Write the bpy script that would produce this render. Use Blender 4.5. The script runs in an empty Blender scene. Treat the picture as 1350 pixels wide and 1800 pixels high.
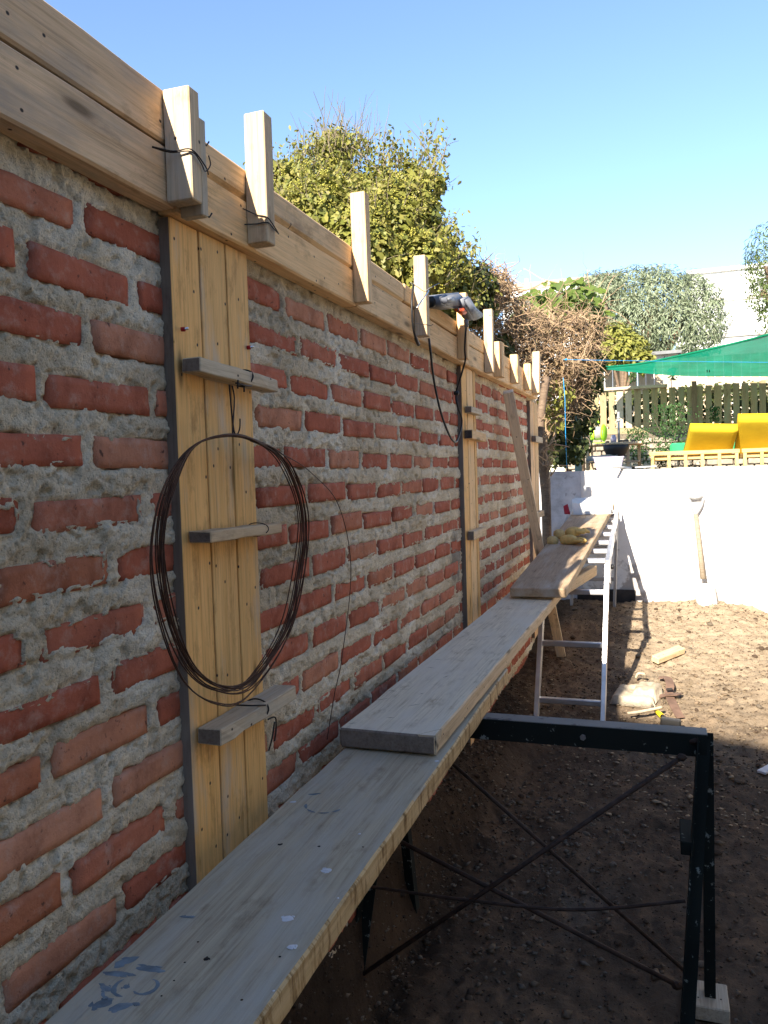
import bpy, bmesh, math, random
import numpy as np
from mathutils import Vector, Matrix

random.seed(7)
RNG = np.random.default_rng(11)
SC = bpy.context.scene
COL = SC.collection

# ------------------------------------------------------------------ camera
# metres; brick face is the plane X = 0, the wall runs along +Y, eye level is Z = 0
FPX, YAW, PITCH, ROLL, CAMX = 1391.907, 0.335852752, -0.0463629349, -0.0309899849, 0.828630358
_F = np.array([-math.sin(YAW)*math.cos(PITCH), math.cos(YAW)*math.cos(PITCH), math.sin(PITCH)])
_R = np.cross(_F, [0, 0, 1.0]); _R /= np.linalg.norm(_R)
_U = np.cross(_R, _F)
_R, _U = math.cos(ROLL)*_R + math.sin(ROLL)*_U, -math.sin(ROLL)*_R + math.cos(ROLL)*_U
cd = bpy.data.cameras.new('camera')
cam = bpy.data.objects.new('camera', cd)
COL.objects.link(cam)
M = Matrix.Identity(4)
for i in range(3):
    M[i][0], M[i][1], M[i][2] = _R[i], _U[i], -_F[i]
M[0][3] = CAMX
cam.matrix_world = M
cd.sensor_fit = 'VERTICAL'
cd.sensor_height = 36.0
cd.sensor_width = 27.0
cd.lens = FPX/1800*36.0
cd.clip_start = 0.02
cd.clip_end = 2000
SC.camera = cam

def _ray(x, y): return _F + _R*(x-675)/FPX - _U*(y-900)/FPX
_C = np.array([CAMX, 0, 0])
def onx(x, y, X): v = _ray(x, y); return Vector(_C + v*(X-CAMX)/v[0])
def ony(x, y, Y): v = _ray(x, y); return Vector(_C + v*Y/v[1])

# ------------------------------------------------------------------ light
SUN = Vector((0.157, 1.0, -0.55)).normalized()
world = bpy.data.worlds.new('World'); SC.world = world
world.use_nodes = True
wn = world.node_tree.nodes; wl = world.node_tree.links
bg = wn['Background']
sky = wn.new('ShaderNodeTexSky'); sky.sky_type = 'NISHITA'
sky.sun_disc = False
sky.sun_elevation = math.asin(-SUN.z)
sky.sun_rotation = math.atan2(-SUN.x, -SUN.y) % (2*math.pi)
sky.air_density = 1.0; sky.dust_density = 0.1; sky.ozone_density = 3.2; sky.altitude = 600
tint = wn.new('ShaderNodeMix'); tint.data_type = 'RGBA'; tint.blend_type = 'MULTIPLY'; tint.inputs[0].default_value = 1.0
tint.inputs[7].default_value = (1.0, .965, .95, 1)
wl.new(sky.outputs[0], tint.inputs[6]); wl.new(tint.outputs[2], bg.inputs[0])
bg.inputs[1].default_value = 0.112
sd = bpy.data.lights.new('sun', 'SUN'); sd.energy = 5.0; sd.angle = math.radians(0.53); sd.color = (1.0, 0.90, 0.76)
so = bpy.data.objects.new('sun', sd); COL.objects.link(so)
so.rotation_euler = SUN.to_track_quat('-Z', 'Y').to_euler()
so.location = (-3, -6, 8)
SC.view_settings.view_transform = 'Standard'
SC.view_settings.look = 'None'
SC.view_settings.gamma = 1.0
SC.view_settings.use_curve_mapping = False
SC.view_settings.exposure = 1.66

# ------------------------------------------------------------------ noise (numpy)
_LAT = np.random.default_rng(3).random((256, 256))
def vnoise(x, y, s=0):
    x = np.asarray(x, float)+s*17.31; y = np.asarray(y, float)+s*9.77
    xi = np.floor(x).astype(int); yi = np.floor(y).astype(int)
    fx = x-xi; fy = y-yi
    fx = fx*fx*(3-2*fx); fy = fy*fy*(3-2*fy)
    g = lambda a, b: _LAT[a & 255, b & 255]
    return (g(xi, yi)*(1-fx)+g(xi+1, yi)*fx)*(1-fy)+(g(xi, yi+1)*(1-fx)+g(xi+1, yi+1)*fx)*fy
def fbm(x, y, o=4, s=0):
    r = 0; a = .5; f = 1.0
    for k in range(o):
        r = r+a*(vnoise(np.asarray(x)*f, np.asarray(y)*f, s+k*3)*2-1); a *= .5; f *= 2.03
    return r
def sstep(a, b, x):
    t = np.clip((x-a)/(b-a), 0, 1); return t*t*(3-2*t)

# ------------------------------------------------------------------ materials
class NT:
    def __init__(s, name):
        s.m = bpy.data.materials.new(name); s.m.use_nodes = True
        s.t = s.m.node_tree; s.b = s.t.nodes['Principled BSDF']; s.out = s.t.nodes['Material Output']
    def n(s, ty, **kw):
        d = s.t.nodes.new(ty)
        for k, v in kw.items():
            if k.startswith('i_'):
                d.inputs[k[2:].replace('_', ' ')].default_value = v
            else: setattr(d, k, v)
        return d
    def l(s, a, b): s.t.links.new(a, b)
    def coords(s, scale=(1, 1, 1), which='Object', rand=True):
        tc = s.n('ShaderNodeTexCoord')
        mp = s.n('ShaderNodeMapping'); mp.inputs['Scale'].default_value = scale
        s.l(tc.outputs[which], mp.inputs['Vector'])
        if rand:
            oi = s.n('ShaderNodeObjectInfo')
            mu = s.n('ShaderNodeMath', operation='MULTIPLY'); mu.inputs[1].default_value = 37.0
            s.l(oi.outputs['Random'], mu.inputs[0])
            cb = s.n('ShaderNodeCombineXYZ'); s.l(mu.outputs[0], cb.inputs[0]); s.l(mu.outputs[0], cb.inputs[1]); s.l(mu.outputs[0], cb.inputs[2])
            s.l(cb.outputs[0], mp.inputs['Location'])
        return mp.outputs[0]
    def noise(s, vec, scale, detail=4, rough=.55, dist=0):
        d = s.n('ShaderNodeTexNoise'); d.inputs['Scale'].default_value = scale; d.inputs['Detail'].default_value = detail
        d.inputs['Roughness'].default_value = rough; d.inputs['Distortion'].default_value = dist
        if vec is not None: s.l(vec, d.inputs['Vector'])
        return d.outputs['Fac']
    def ramp(s, fac, stops):
        d = s.n('ShaderNodeValToRGB'); e = d.color_ramp.elements
        while len(e) < len(stops): e.new(.5)
        for el, (p, c) in zip(e, stops):
            el.position = p; el.color = (*c, 1) if len(c) == 3 else c
        s.l(fac, d.inputs[0]); return d.outputs[0]
    def mix(s, fac, a, b, mode='MIX'):
        d = s.n('ShaderNodeMix', data_type='RGBA', blend_type=mode)
        if isinstance(fac, (int, float)): d.inputs[0].default_value = fac
        else: s.l(fac, d.inputs[0])
        for sock, v in ((d.inputs[6], a), (d.inputs[7], b)):
            if isinstance(v, tuple): sock.default_value = (*v, 1)
            else: s.l(v, sock)
        return d.outputs[2]
    def bump(s, h, strength=.3, dist=.01, nrm=None):
        d = s.n('ShaderNodeBump'); d.inputs['Strength'].default_value = strength; d.inputs['Distance'].default_value = dist
        s.l(h, d.inputs['Height'])
        if nrm is not None: s.l(nrm, d.inputs['Normal'])
        s.l(d.outputs[0], s.b.inputs['Normal']); return d.outputs[0]
    def base(s, c):
        if isinstance(c, tuple): s.b.inputs['Base Color'].default_value = (*c, 1)
        else: s.l(c, s.b.inputs['Base Color'])
    def set(s, rough=.8, metal=0, spec=.3):
        s.b.inputs['Roughness'].default_value = rough; s.b.inputs['Metallic'].default_value = metal
        s.b.inputs['Specular IOR Level'].default_value = spec
        return s.m

def wood(name, c1, c2, stain=None, stain_amt=.0, knots=True, saw=False, rough=.75, grain=1.0):
    t = NT(name)
    v = t.coords((1.1*grain, 26*grain, 26*grain))
    n1 = t.noise(v, 2.2, 8, .68, .9)
    v2 = t.coords((3, 3, 3))
    n2 = t.noise(v2, 1.2, 3, .5)
    col = t.ramp(n1, [(.28, c2), (.5, tuple((a+b)/2 for a, b in zip(c1, c2))), (.72, c1)])
    fine = t.noise(t.coords((5, 170, 170)), 1.0, 4, .7)
    col = t.mix(1.0, col, t.ramp(fine, [(.30, (.70, .67, .64)), (.5, (1, 1, 1)), (.75, (1.1, 1.1, 1.08))]), 'MULTIPLY')
    grime = t.noise(t.coords((4, 9, 9)), 2.4, 6, .7)
    col = t.mix(1.0, col, t.ramp(grime, [(.30, (.62, .58, .55)), (.46, (1, 1, 1))]), 'MULTIPLY')
    oi = t.n('ShaderNodeObjectInfo')
    tint = t.ramp(oi.outputs['Random'], [(0, (.84, .82, .80)), (.5, (1, 1, 1)), (1, (1.1, 1.04, .94))])
    col = t.mix(1.0, col, tint, 'MULTIPLY')
    if stain:
        vs = t.coords((1.5, 7, 7))
        ns = t.noise(vs, 1.7, 5, .65)
        msk = t.ramp(ns, [(.62-stain_amt*.35, (0, 0, 0)), (.78-stain_amt*.25, (1, 1, 1))])
        col = t.mix(msk, col, stain)
    if knots:
        vk = t.coords((1.7, 6.5, 6.5))
        sx = t.n('ShaderNodeSeparateXYZ'); t.l(vk, sx.inputs[0])
        ay = t.n('ShaderNodeMath', operation='ADD'); t.l(sx.outputs[1], ay.inputs[0]); t.l(sx.outputs[2], ay.inputs[1])
        cx = t.n('ShaderNodeCombineXYZ'); t.l(sx.outputs[0], cx.inputs[0]); t.l(ay.outputs[0], cx.inputs[1])
        vo = t.n('ShaderNodeTexVoronoi', feature='F1', voronoi_dimensions='2D'); vo.inputs['Scale'].default_value = 1.0
        t.l(cx.outputs[0], vo.inputs['Vector'])
        k = t.ramp(vo.outputs['Distance'], [(.03, (.95, .95, .95)), (.05, (.6, .6, .6)), (.065, (.25, .25, .25)), (.12, (0, 0, 0))])
        col = t.mix(k, col, tuple(x*.32 for x in c2))
    if knots:
        vn = t.n('ShaderNodeTexVoronoi', feature='F1', voronoi_dimensions='2D'); vn.inputs['Scale'].default_value = 1.0
        vm = t.n('ShaderNodeVectorMath', operation='MULTIPLY'); vm.inputs[1].default_value = (5.3, 1.7, 1); t.l(cx.outputs[0], vm.inputs[0]); t.l(vm.outputs[0], vn.inputs['Vector'])
        nh = t.ramp(vn.outputs['Distance'], [(.022, (1, 1, 1)), (.034, (0, 0, 0))])
        col = t.mix(nh, col, (.035, .025, .02))
    h = n1
    if saw:
        vw = t.coords((24, 2.2, 5), rand=False)
        wv = t.noise(vw, 2.2, 6, .75, .5)
        big = t.noise(t.coords((2.2, 1, 1), rand=False), 1.6, 3, .6)
        sm = t.ramp(wv, [(.36, (.24, .18, .11)), (.43, (.60, .52, .40)), (.50, (1, 1, 1))])
        bg_ = t.ramp(big, [(.30, (.6, .6, .6)), (.55, (1, 1, 1))])
        col = t.mix(bg_, col, t.mix(1.0, col, sm, 'MULTIPLY'))
        h = wv
    t.base(col)
    b1 = t.n('ShaderNodeBump'); b1.inputs['Strength'].default_value = .35; b1.inputs['Distance'].default_value = .004
    t.l(h, b1.inputs['Height'])
    t.l(b1.outputs[0], t.b.inputs['Normal'])
    return t.set(rough, 0, .25)

W_FRESH = wood('pine_fresh', (.86, .53, .205), (.68, .375, .12), (.56, .45, .33), .22)
W_BEAM = wood('pine_form_board', (.82, .57, .335), (.60, .385, .20), (.40, .31, .22), .36)
W_BEAM2 = wood('pine_clean_board', (.84, .59, .32), (.68, .44, .21), (.5, .36, .22), .14)
W_GREY = wood('timber_weathered', (.58, .49, .35), (.40, .325, .23), (.43, .39, .31), .4)
W_PLANKTOP = wood('scaffold_plank_face', (.55, .475, .335), (.37, .315, .22), (.43, .39, .31), .5, knots=False)
W_PLANKMID = wood('scaffold_plank_face_pale', (.74, .65, .48), (.57, .49, .355), (.64, .575, .455), .5, knots=False)
W_PLANKSIDE = wood('scaffold_plank_sawn_edge', (.72, .52, .27), (.55, .375, .17), None, 0, False, True)
W_PALE = wood('pine_pale', (.68, .52, .33), (.53, .385, .22), (.48, .42, .34), .18)
W_PLANKC = wood('scaffold_plank_tan', (.56, .415, .27), (.39, .28, .18), (.46, .38, .29), .4, False)
W_FENCE = wood('fence_board_olive', (.33, .26, .15), (.24, .185, .10), (.22, .22, .13), .4, False)
W_FENCEPALE = wood('fence_board_pale', (.56, .47, .35), (.44, .36, .26), None, 0, False)
W_DARK = wood('timber_dark_end', (.10, .085, .075), (.05, .04, .038), None, 0, False)
W_SIDEGREY = wood('board_edge_grey', (.215, .175, .14), (.14, .112, .09), (.25, .21, .175), .3, False)
W_LOUNGE = wood('lounger_timber', (.62, .46, .20), (.5, .34, .13), None, 0, False)
W_BRACE = wood('brace_timber', (.84, .70, .50), (.68, .54, .36), (.6, .52, .42), .2)
W_DARKSHAFT = wood('worn_shaft', (.30, .265, .22), (.22, .19, .155), None, 0, False)
W_BARK = wood('bark', (.22, .16, .11), (.11, .075, .05), None, 0, False)

def mk_brick():
    t = NT('fired_clay_brick')
    oi = t.n('ShaderNodeObjectInfo')
    base = t.ramp(oi.outputs['Random'], [(0, (.36, .100, .056)), (.25, (.43, .132, .076)), (.5, (.385, .110, .062)), (.7, (.47, .172, .100)), (.88, (.41, .150, .078)), (1, (.54, .25, .15))])
    v = t.coords((1, 1, 1))
    n1 = t.noise(v, 14, 5, .65)
    sh = t.ramp(n1, [(.25, (.55, .50, .48)), (.5, (1, 1, 1)), (.75, (1.2, 1.2, 1.16))])
    c = t.mix(1.0, base, sh, 'MULTIPLY')
    n2 = t.noise(v, 30, 6, .7)
    dust = t.ramp(n2, [(.52, (0, 0, 0)), (.74, (.6, .6, .6))])
    c = t.mix(dust, c, (.52, .36, .28))
    n3 = t.noise(v, 70, 3, .6)
    dk = t.ramp(n3, [(.27, (.9, .9, .9)), (.36, (0, 0, 0))])
    c = t.mix(dk, c, (.09, .045, .035))
    t.base(c)
    t.bump(t.noise(v, 80, 7, .75), .6, .005)
    return t.set(.92, 0, .15)
M_BRICK = mk_brick()

def mk_mortar():
    t = NT('rough_cement_mortar')
    v = t.coords((1, 1, 1), rand=False)
    n0 = t.noise(v, 3.2, 4, .6)
    n1 = t.noise(v, 26, 6, .7)
    n2 = t.noise(v, 230, 4, .75)
    c = t.ramp(n0, [(.30, (.54, .44, .29)), (.50, (.72, .605, .425)), (.64, (.86, .765, .585))])
    c = t.mix(1.0, c, t.ramp(n1, [(.25, (.70, .69, .66)), (.5, (1, 1, 1)), (.8, (1.12, 1.12, 1.10))]), 'MULTIPLY')
    c = t.mix(1.0, c, t.ramp(n2, [(.28, (.30, .29, .27)), (.44, (1, 1, 1)), (.75, (1.22, 1.22, 1.22))]), 'MULTIPLY')
    # darker cement-slurry stain near the second column
    tc = t.n('ShaderNodeTexCoord'); mp = t.n('ShaderNodeMapping'); mp.vector_type = 'TEXTURE'
    mp.inputs['Location'].default_value = (0, 3.26, -.36); mp.inputs['Scale'].default_value = (1, .20, .30)
    t.l(tc.outputs['Object'], mp.inputs['Vector'])
    ln = t.n('ShaderNodeVectorMath', operation='LENGTH'); t.l(mp.outputs[0], ln.inputs[0])
    ad = t.n('ShaderNodeMath', operation='ADD'); t.l(ln.outputs['Value'], ad.inputs[0]); t.l(t.noise(v, 9, 5, .7), ad.inputs[1])
    st = t.ramp(ad.outputs[0], [(.9, (.75, .75, .75)), (1.0, (.0, .0, .0))])
    st = t.ramp(ad.outputs[0], [(.82, (.75, .75, .75)), (1.0, (0, 0, 0))])
    c = t.mix(st, c, (.16, .15, .14))
    t.base(c)
    ad2 = t.n('ShaderNodeMath', operation='ADD'); t.l(n1, ad2.inputs[0]); t.l(n2, ad2.inputs[1])
    t.bump(ad2.outputs[0], .9, .008)
    return t.set(.95, 0, .12)
M_MORTAR = mk_mortar()

def simple(name, c, rough=.7, metal=0, spec=.3, var=.12, scale=8, bump=0, bscale=60):
    t = NT(name); v = t.coords((1, 1, 1))
    n = t.noise(v, scale, 4, .6)
    lo = tuple(x*(1-var*1.6) for x in c); hi = tuple(min(1, x*(1+var)) for x in c)
    t.base(t.ramp(n, [(.3, lo), (.7, hi)]))
    if bump: t.bump(t.noise(v, bscale, 4, .6), bump, .004)
    return t.set(rough, metal, spec)

def chipped(name, c, chip, amt=.60, scale=26, rough=.55, metal=0):
    t = NT(name); v = t.coords((1, 1, 1))
    n = t.noise(v, scale, 5, .65); n2 = t.noise(v, 5, 3, .5)
    k = t.ramp(n, [(amt, (0, 0, 0)), (amt+.05, (1, 1, 1))])
    col = t.mix(k, t.ramp(n2, [(.3, tuple(x*.6 for x in c)), (.7, c)]), chip)
    t.base(col); t.bump(n, .3, .003)
    return t.set(rough, metal, .15)

M_STEEL = chipped('dark_green_paint_chipped', (.015, .019, .016), (.22, .24, .21), .62, 34, .85)
M_STEELTOP = chipped('dark_steel_dusty', (.20, .19, .175), (.075, .07, .07), .58)
M_HAMMER = simple('dark_forged_steel', (.07, .068, .066), .5, .6)
M_REBAR = simple('rusty_rod', (.062, .04, .03), .8, .3, .3, .3, 40)
M_WIRE = simple('rusted_wire', (.085, .040, .024), .65, .5, .4, .3, 60)
M_TIE = simple('black_tie_wire', (.03, .024, .022), .6, .5, .4)
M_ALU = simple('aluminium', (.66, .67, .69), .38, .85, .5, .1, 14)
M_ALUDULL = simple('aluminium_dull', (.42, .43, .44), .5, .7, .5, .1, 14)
M_PLGREY = simple('grey_hinge_plastic', (.42, .42, .42), .5)
M_CONC = simple('concrete', (.36, .345, .32), .9, 0, .2, .2, 6, .4)
M_BLACK = simple('black_plastic', (.018, .018, .019), .45)
M_TOOLGREY = simple('grey_tool_plastic', (.17, .18, .205), .5)
M_TOOLLIGHT = simple('grey_tool_label', (.33, .34, .36), .55)
M_ORANGE = simple('orange_trigger', (.85, .13, .04), .4)
M_CABLEG = simple('grey_cable', (.28, .28, .28), .6)
M_RED = simple('red_plastic', (.45, .02, .02), .4)
M_REDPAPER = simple('dark_red_print', (.33, .03, .06), .6)
M_SILVER = simple('bright_metal', (.75, .75, .74), .25, 1)
M_PAPER = simple('white_sack_paper', (.80, .775, .72), .85, 0, .2, .06, 12, .3, 20)
M_GLOVE = simple('yellow_glove_leather', (.60, .42, .15), .8, 0, .2, .15, 30, .4)
M_GLOVEGREY = simple('grey_glove_knit', (.50, .38, .17), .9, 0, .2, .15, 50, .4)
M_CANVAS = simple('canvas_pouch', (.44, .37, .27), .9, 0, .15, .15, 25, .5, 120)
M_LEATHER = simple('brown_strap', (.17, .105, .075), .75, 0, .3, .2, 20, .3)
M_YELLOW = simple('yellow_rubber', (.80, .60, .02), .5)
M_CUSH = simple('yellow_cushion_fabric', (.50, .36, .018), .85, 0, .2, .06, 6, .25, 25)
M_GREENCUSH = simple('green_cushion_fabric', (.03, .30, .12), .85, 0, .2)
M_LIME = simple('lime_plastic', (.42, .82, .02), .45)
M_TUB = simple('lilac_white_plastic', (.36, .325, .44), .45, 0, .4, .04)
M_BASIN = simple('dark_basin', (.022, .02, .02), .5)
M_POLE = simple('grey_pole', (.40, .40, .40), .45, .4)
M_STICK = simple('grey_rod', (.34, .34, .34), .6)
M_STRING = simple('blue_string', (.02, .28, .62), .7)
M_TILE = simple('tan_roof', (.50, .36, .26), .85, 0, .2, .1, 30)
M_WHITEPAINT = simple('white_paint', (.84, .84, .84), .7, 0, .3, .04, 3)
M_GREYROOF = simple('grey_roof_sheet', (.16, .165, .17), .6)
M_GLASS = simple('dark_window_glass', (.03, .035, .04), .1, 0, .6)
M_POSTGREEN = simple('green_painted_post', (.22, .33, .29), .7)
M_BLOCK = simple('retaining_block', (.30, .255, .20), .95, 0, .15, .25, 9, .5)
M_STONE = simple('stone_clod', (.115, .085, .062), .95, 0, .15, .3, 20, .6)
M_STONEGREY = simple('grey_rubble', (.15, .122, .092), .95, 0, .15, .3, 20, .6)
M_CHIP = simple('dry_chips', (.30, .23, .15), .9, 0, .15, .3, 20)
M_PAINTBLUE = simple('blue_grey_ink', (.165, .20, .22), .8, 0, .2, .3, 30)
M_PAINTWHITE = simple('white_plaster_drip', (.62, .62, .62), .8, 0, .2, .1)
M_HOLE = simple('dark_knot_hole', (.02, .016, .013), .9)
M_HOUSEWALL = simple('pale_house_wall', (.52, .48, .42), .9, 0, .2, .08, 3)

M_DARKBAND = simple('dark_band', (.035, .03, .028), .7, 0, .3, .4, 9, .4)
M_CREAM = simple('cream_render', (.66, .51, .33), .9, 0, .2, .06, 3)

def mk_render():
    t = NT('white_rendered_wall'); v = t.coords((1, 1, 1), rand=False)
    n = t.noise(v, 2.6, 6, .65); n2 = t.noise(v, 40, 4, .6); n3 = t.noise(v, 7, 6, .7)
    c = t.ramp(n, [(.3, (.60, .585, .56)), (.5, (.70, .69, .665)), (.7, (.78, .775, .76))])
    # grey stain and scuffs; low on the wall the grey also stands in for shade
    sp = t.n('ShaderNodeSeparateXYZ'); tc = t.n('ShaderNodeTexCoord'); t.l(tc.outputs['Object'], sp.inputs[0])
    mr = t.n('ShaderNodeMapRange'); mr.inputs['From Min'].default_value = -1.2; mr.inputs['From Max'].default_value = -.55
    mr.inputs['To Min'].default_value = .30; mr.inputs['To Max'].default_value = -.04
    t.l(sp.outputs[2], mr.inputs[0])
    ad = t.n('ShaderNodeMath', operation='ADD'); t.l(n3, ad.inputs[0]); t.l(mr.outputs[0], ad.inputs[1])
    k = t.ramp(ad.outputs[0], [(.60, (0, 0, 0)), (.70, (.8, .8, .8))])
    c = t.mix(k, c, (.27, .245, .22))
    t.base(c); t.bump(n2, .3, .006)
    return t.set(.92, 0, .15)
M_RENDER = mk_render()
def mk_shaderender():
    t = NT('shade_grey_render'); v = t.coords((1, 1, 1), rand=False)  # render tone that holds the shade of the wall's left corner
    n = t.noise(v, 8, 6, .7); n2 = t.noise(v, 22, 5, .6)
    c = t.ramp(n, [(.3, (.30, .29, .30)), (.5, (.47, .46, .48)), (.7, (.56, .55, .57))])
    c = t.mix(t.ramp(n2, [(.62, (0, 0, 0)), (.68, (.6, .6, .6))]), c, (.20, .19, .2))
    t.base(c); t.bump(n2, .4, .008)
    return t.set(.92, 0, .15)
M_SHADEREND = mk_shaderender()

def mk_dirt():
    t = NT('bare_earth'); v = t.coords((1, 1, 1), rand=False)
    n = t.noise(v, 1.3, 5, .6); n1 = t.noise(v, 11, 6, .7); n2 = t.noise(v, 75, 5, .7)
    c = t.ramp(n, [(.32, (.066, .046, .032)), (.5, (.122, .082, .053)), (.68, (.205, .128, .074))])
    c = t.mix(1.0, c, t.ramp(n1, [(.25, (.55, .53, .52)), (.5, (1, 1, 1)), (.75, (1.25, 1.22, 1.18))]), 'MULTIPLY')
    # paler soil towards the far end: sunlight put into the colour
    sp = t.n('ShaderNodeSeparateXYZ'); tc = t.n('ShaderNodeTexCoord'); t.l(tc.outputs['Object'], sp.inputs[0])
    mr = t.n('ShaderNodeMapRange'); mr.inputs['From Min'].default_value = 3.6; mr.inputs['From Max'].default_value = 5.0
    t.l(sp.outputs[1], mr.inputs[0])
    # dug strip along the brick wall, its shade deepened in colour; sunlit soil paler
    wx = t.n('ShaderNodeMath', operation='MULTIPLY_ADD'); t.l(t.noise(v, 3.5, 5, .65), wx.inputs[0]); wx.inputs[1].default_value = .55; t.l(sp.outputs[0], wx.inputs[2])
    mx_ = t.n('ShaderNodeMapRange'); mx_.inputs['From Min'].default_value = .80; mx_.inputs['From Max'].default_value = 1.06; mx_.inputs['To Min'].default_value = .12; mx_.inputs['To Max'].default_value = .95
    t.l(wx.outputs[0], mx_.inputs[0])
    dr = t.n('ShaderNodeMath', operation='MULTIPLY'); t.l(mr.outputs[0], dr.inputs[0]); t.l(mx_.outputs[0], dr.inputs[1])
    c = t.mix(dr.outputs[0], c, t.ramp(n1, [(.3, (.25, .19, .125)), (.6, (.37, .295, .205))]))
    ft = t.n('ShaderNodeMapRange'); ft.inputs['From Min'].default_value = .10; ft.inputs['From Max'].default_value = .22; ft.inputs['To Min'].default_value = .45; ft.inputs['To Max'].default_value = 1  # bank below the planks darkened in colour in place of shade
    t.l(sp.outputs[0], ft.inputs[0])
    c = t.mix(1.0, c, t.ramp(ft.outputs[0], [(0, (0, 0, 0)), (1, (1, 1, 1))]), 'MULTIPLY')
    g = t.noise(v, 2.1, 4, .6)
    gk = t.ramp(g, [(.60, (0, 0, 0)), (.70, (.5, .5, .5))])
    c = t.mix(gk, c, (.14, .122, .10))
    t.base(c)
    t.bump(n2, .8, .012)
    return t.set(.97, 0, .1)
M_DIRT = mk_dirt()
M_CRUMB = simple('dry_earth_crumb', (.16, .118, .08), .97, 0, .1, .45, 12, .6)
M_DIRTCLOD = simple('earth_clod', (.085, .06, .042), .97, 0, .1, .35, 30, .6)
M_FARGROUND = simple('dry_grass_ground', (.20, .17, .10), .95, 0, .1, .3, .3)
M_TERRACE = simple('terrace_soil', (.23, .19, .14), .95, 0, .1, .2, 3, .4)

def leafmat(name, cols, trans=.35, rough=.5):
    t = NT(name)
    g = t.n('ShaderNodeNewGeometry')
    oi = t.n('ShaderNodeObjectInfo')
    ad = t.n('ShaderNodeMath', operation='ADD'); t.l(g.outputs['Random Per Island'], ad.inputs[0]); t.l(oi.outputs['Random'], ad.inputs[1])
    fr = t.n('ShaderNodeMath', operation='FRACT'); t.l(ad.outputs[0], fr.inputs[0])
    st = [(i/(len(cols)-1), c) for i, c in enumerate(cols)]
    c = t.ramp(fr.outputs[0], st)
    t.base(c); t.set(rough, 0, .35)
    tr = t.n('ShaderNodeBsdfTranslucent'); t.l(c, tr.inputs[0])
    mx = t.n('ShaderNodeMixShader'); mx.inputs[0].default_value = trans
    t.l(t.b.outputs[0], mx.inputs[1]); t.l(tr.outputs[0], mx.inputs[2]); t.l(mx.outputs[0], t.out.inputs[0])
    return t.m
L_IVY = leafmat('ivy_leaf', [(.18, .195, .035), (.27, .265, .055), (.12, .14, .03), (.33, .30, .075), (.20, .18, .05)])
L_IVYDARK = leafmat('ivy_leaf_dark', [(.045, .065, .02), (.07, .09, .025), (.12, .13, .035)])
L_FLOWER = leafmat('ivy_flower_head', [(.36, .35, .05), (.44, .41, .08), (.28, .27, .05)], .2)
L_DRY = leafmat('dry_leaf', [(.21, .145, .075), (.30, .21, .11), (.13, .09, .05), (.38, .29, .15)], .2, .8)
L_GRAPE = leafmat('vine_leaf', [(.11, .17, .03), (.16, .225, .04), (.08, .13, .025)], .45)
L_OLIVE = leafmat('grey_green_leaf', [(.19, .23, .135), (.27, .31, .195), (.13, .17, .09), (.34, .37, .25)], .25)
L_YG = leafmat('yellow_green_leaf', [(.20, .21, .04), (.28, .27, .06), (.13, .15, .03)], .3)
L_RIGHT = leafmat('mid_green_leaf', [(.07, .11, .028), (.11, .15, .04), (.15, .18, .06)], .3)
L_PLANT = leafmat('weed_leaf', [(.03, .08, .02), (.06, .12, .03)], .3)
M_TWIG = leafmat('dry_twig', [(.26, .175, .105), (.36, .25, .15), (.16, .105, .065), (.46, .34, .21)], .0, .85)
M_TWIGDARK = leafmat('grey_twig', [(.13, .105, .07), (.19, .155, .10)], 0, .85)
def mk_net():
    t = NT('green_shade_net'); v = t.coords((1, 1, 1), rand=False)
    n = t.noise(v, 3, 3, .5)
    c = t.ramp(n, [(.3, (.010, .31, .165)), (.7, (.018, .42, .235))])
    wv = t.noise(t.coords((60, 60, 60), rand=False), 3, 2, .6)
    c = t.mix(1.0, c, t.ramp(wv, [(.3, (.6, .6, .6)), (.6, (1, 1, 1))]), 'MULTIPLY')
    t.base(c); t.set(.8, 0, .2)
    tr = t.n('ShaderNodeBsdfTranslucent'); t.l(c, tr.inputs[0])
    tp = t.n('ShaderNodeBsdfTransparent')
    mx = t.n('ShaderNodeMixShader'); mx.inputs[0].default_value = .6
    t.l(t.b.outputs[0], mx.inputs[1]); t.l(tr.outputs[0], mx.inputs[2])
    m2 = t.n('ShaderNodeMixShader'); m2.inputs[0].default_value = .03
    t.l(mx.outputs[0], m2.inputs[1]); t.l(tp.outputs[0], m2.inputs[2]); t.l(m2.outputs[0], t.out.inputs[0])
    return t.m
M_NET = mk_net()

# ------------------------------------------------------------------ builders
def tag(o, label=None, cat=None, group=None, kind=None):
    if label: o['label'] = label
    if cat: o['category'] = cat
    if group: o['group'] = group
    if kind: o['kind'] = kind
    return o
def thing(name, loc, label, cat, group=None):
    o = bpy.data.objects.new(name, None); o.location = loc; o.empty_display_size = .1
    COL.objects.link(o); return tag(o, label, cat, group)
def link(name, me, parent=None, M=None):
    o = bpy.data.objects.new(name, me); COL.objects.link(o)
    M = M or Matrix.Identity(4)
    if parent is not None:
        o.parent = parent
        base = Matrix.Identity(4)
        p = parent; chain = []
        while p: chain.append(p.matrix_basis.copy()); p = p.parent
        for m in reversed(chain): base = base @ m
        M = base.inverted() @ M
    o.matrix_basis = M
    return o
def mesh(name, v, f, mats=(), smooth=False, fm=None):
    me = bpy.data.meshes.new(name)
    me.from_pydata([tuple(x) for x in v], [], f)
    for m in mats: me.materials.append(m)
    if fm is not None: me.polygons.foreach_set('material_index', fm)
    if smooth: me.polygons.foreach_set('use_smooth', [True]*len(me.polygons))
    me.update(); return me
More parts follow.
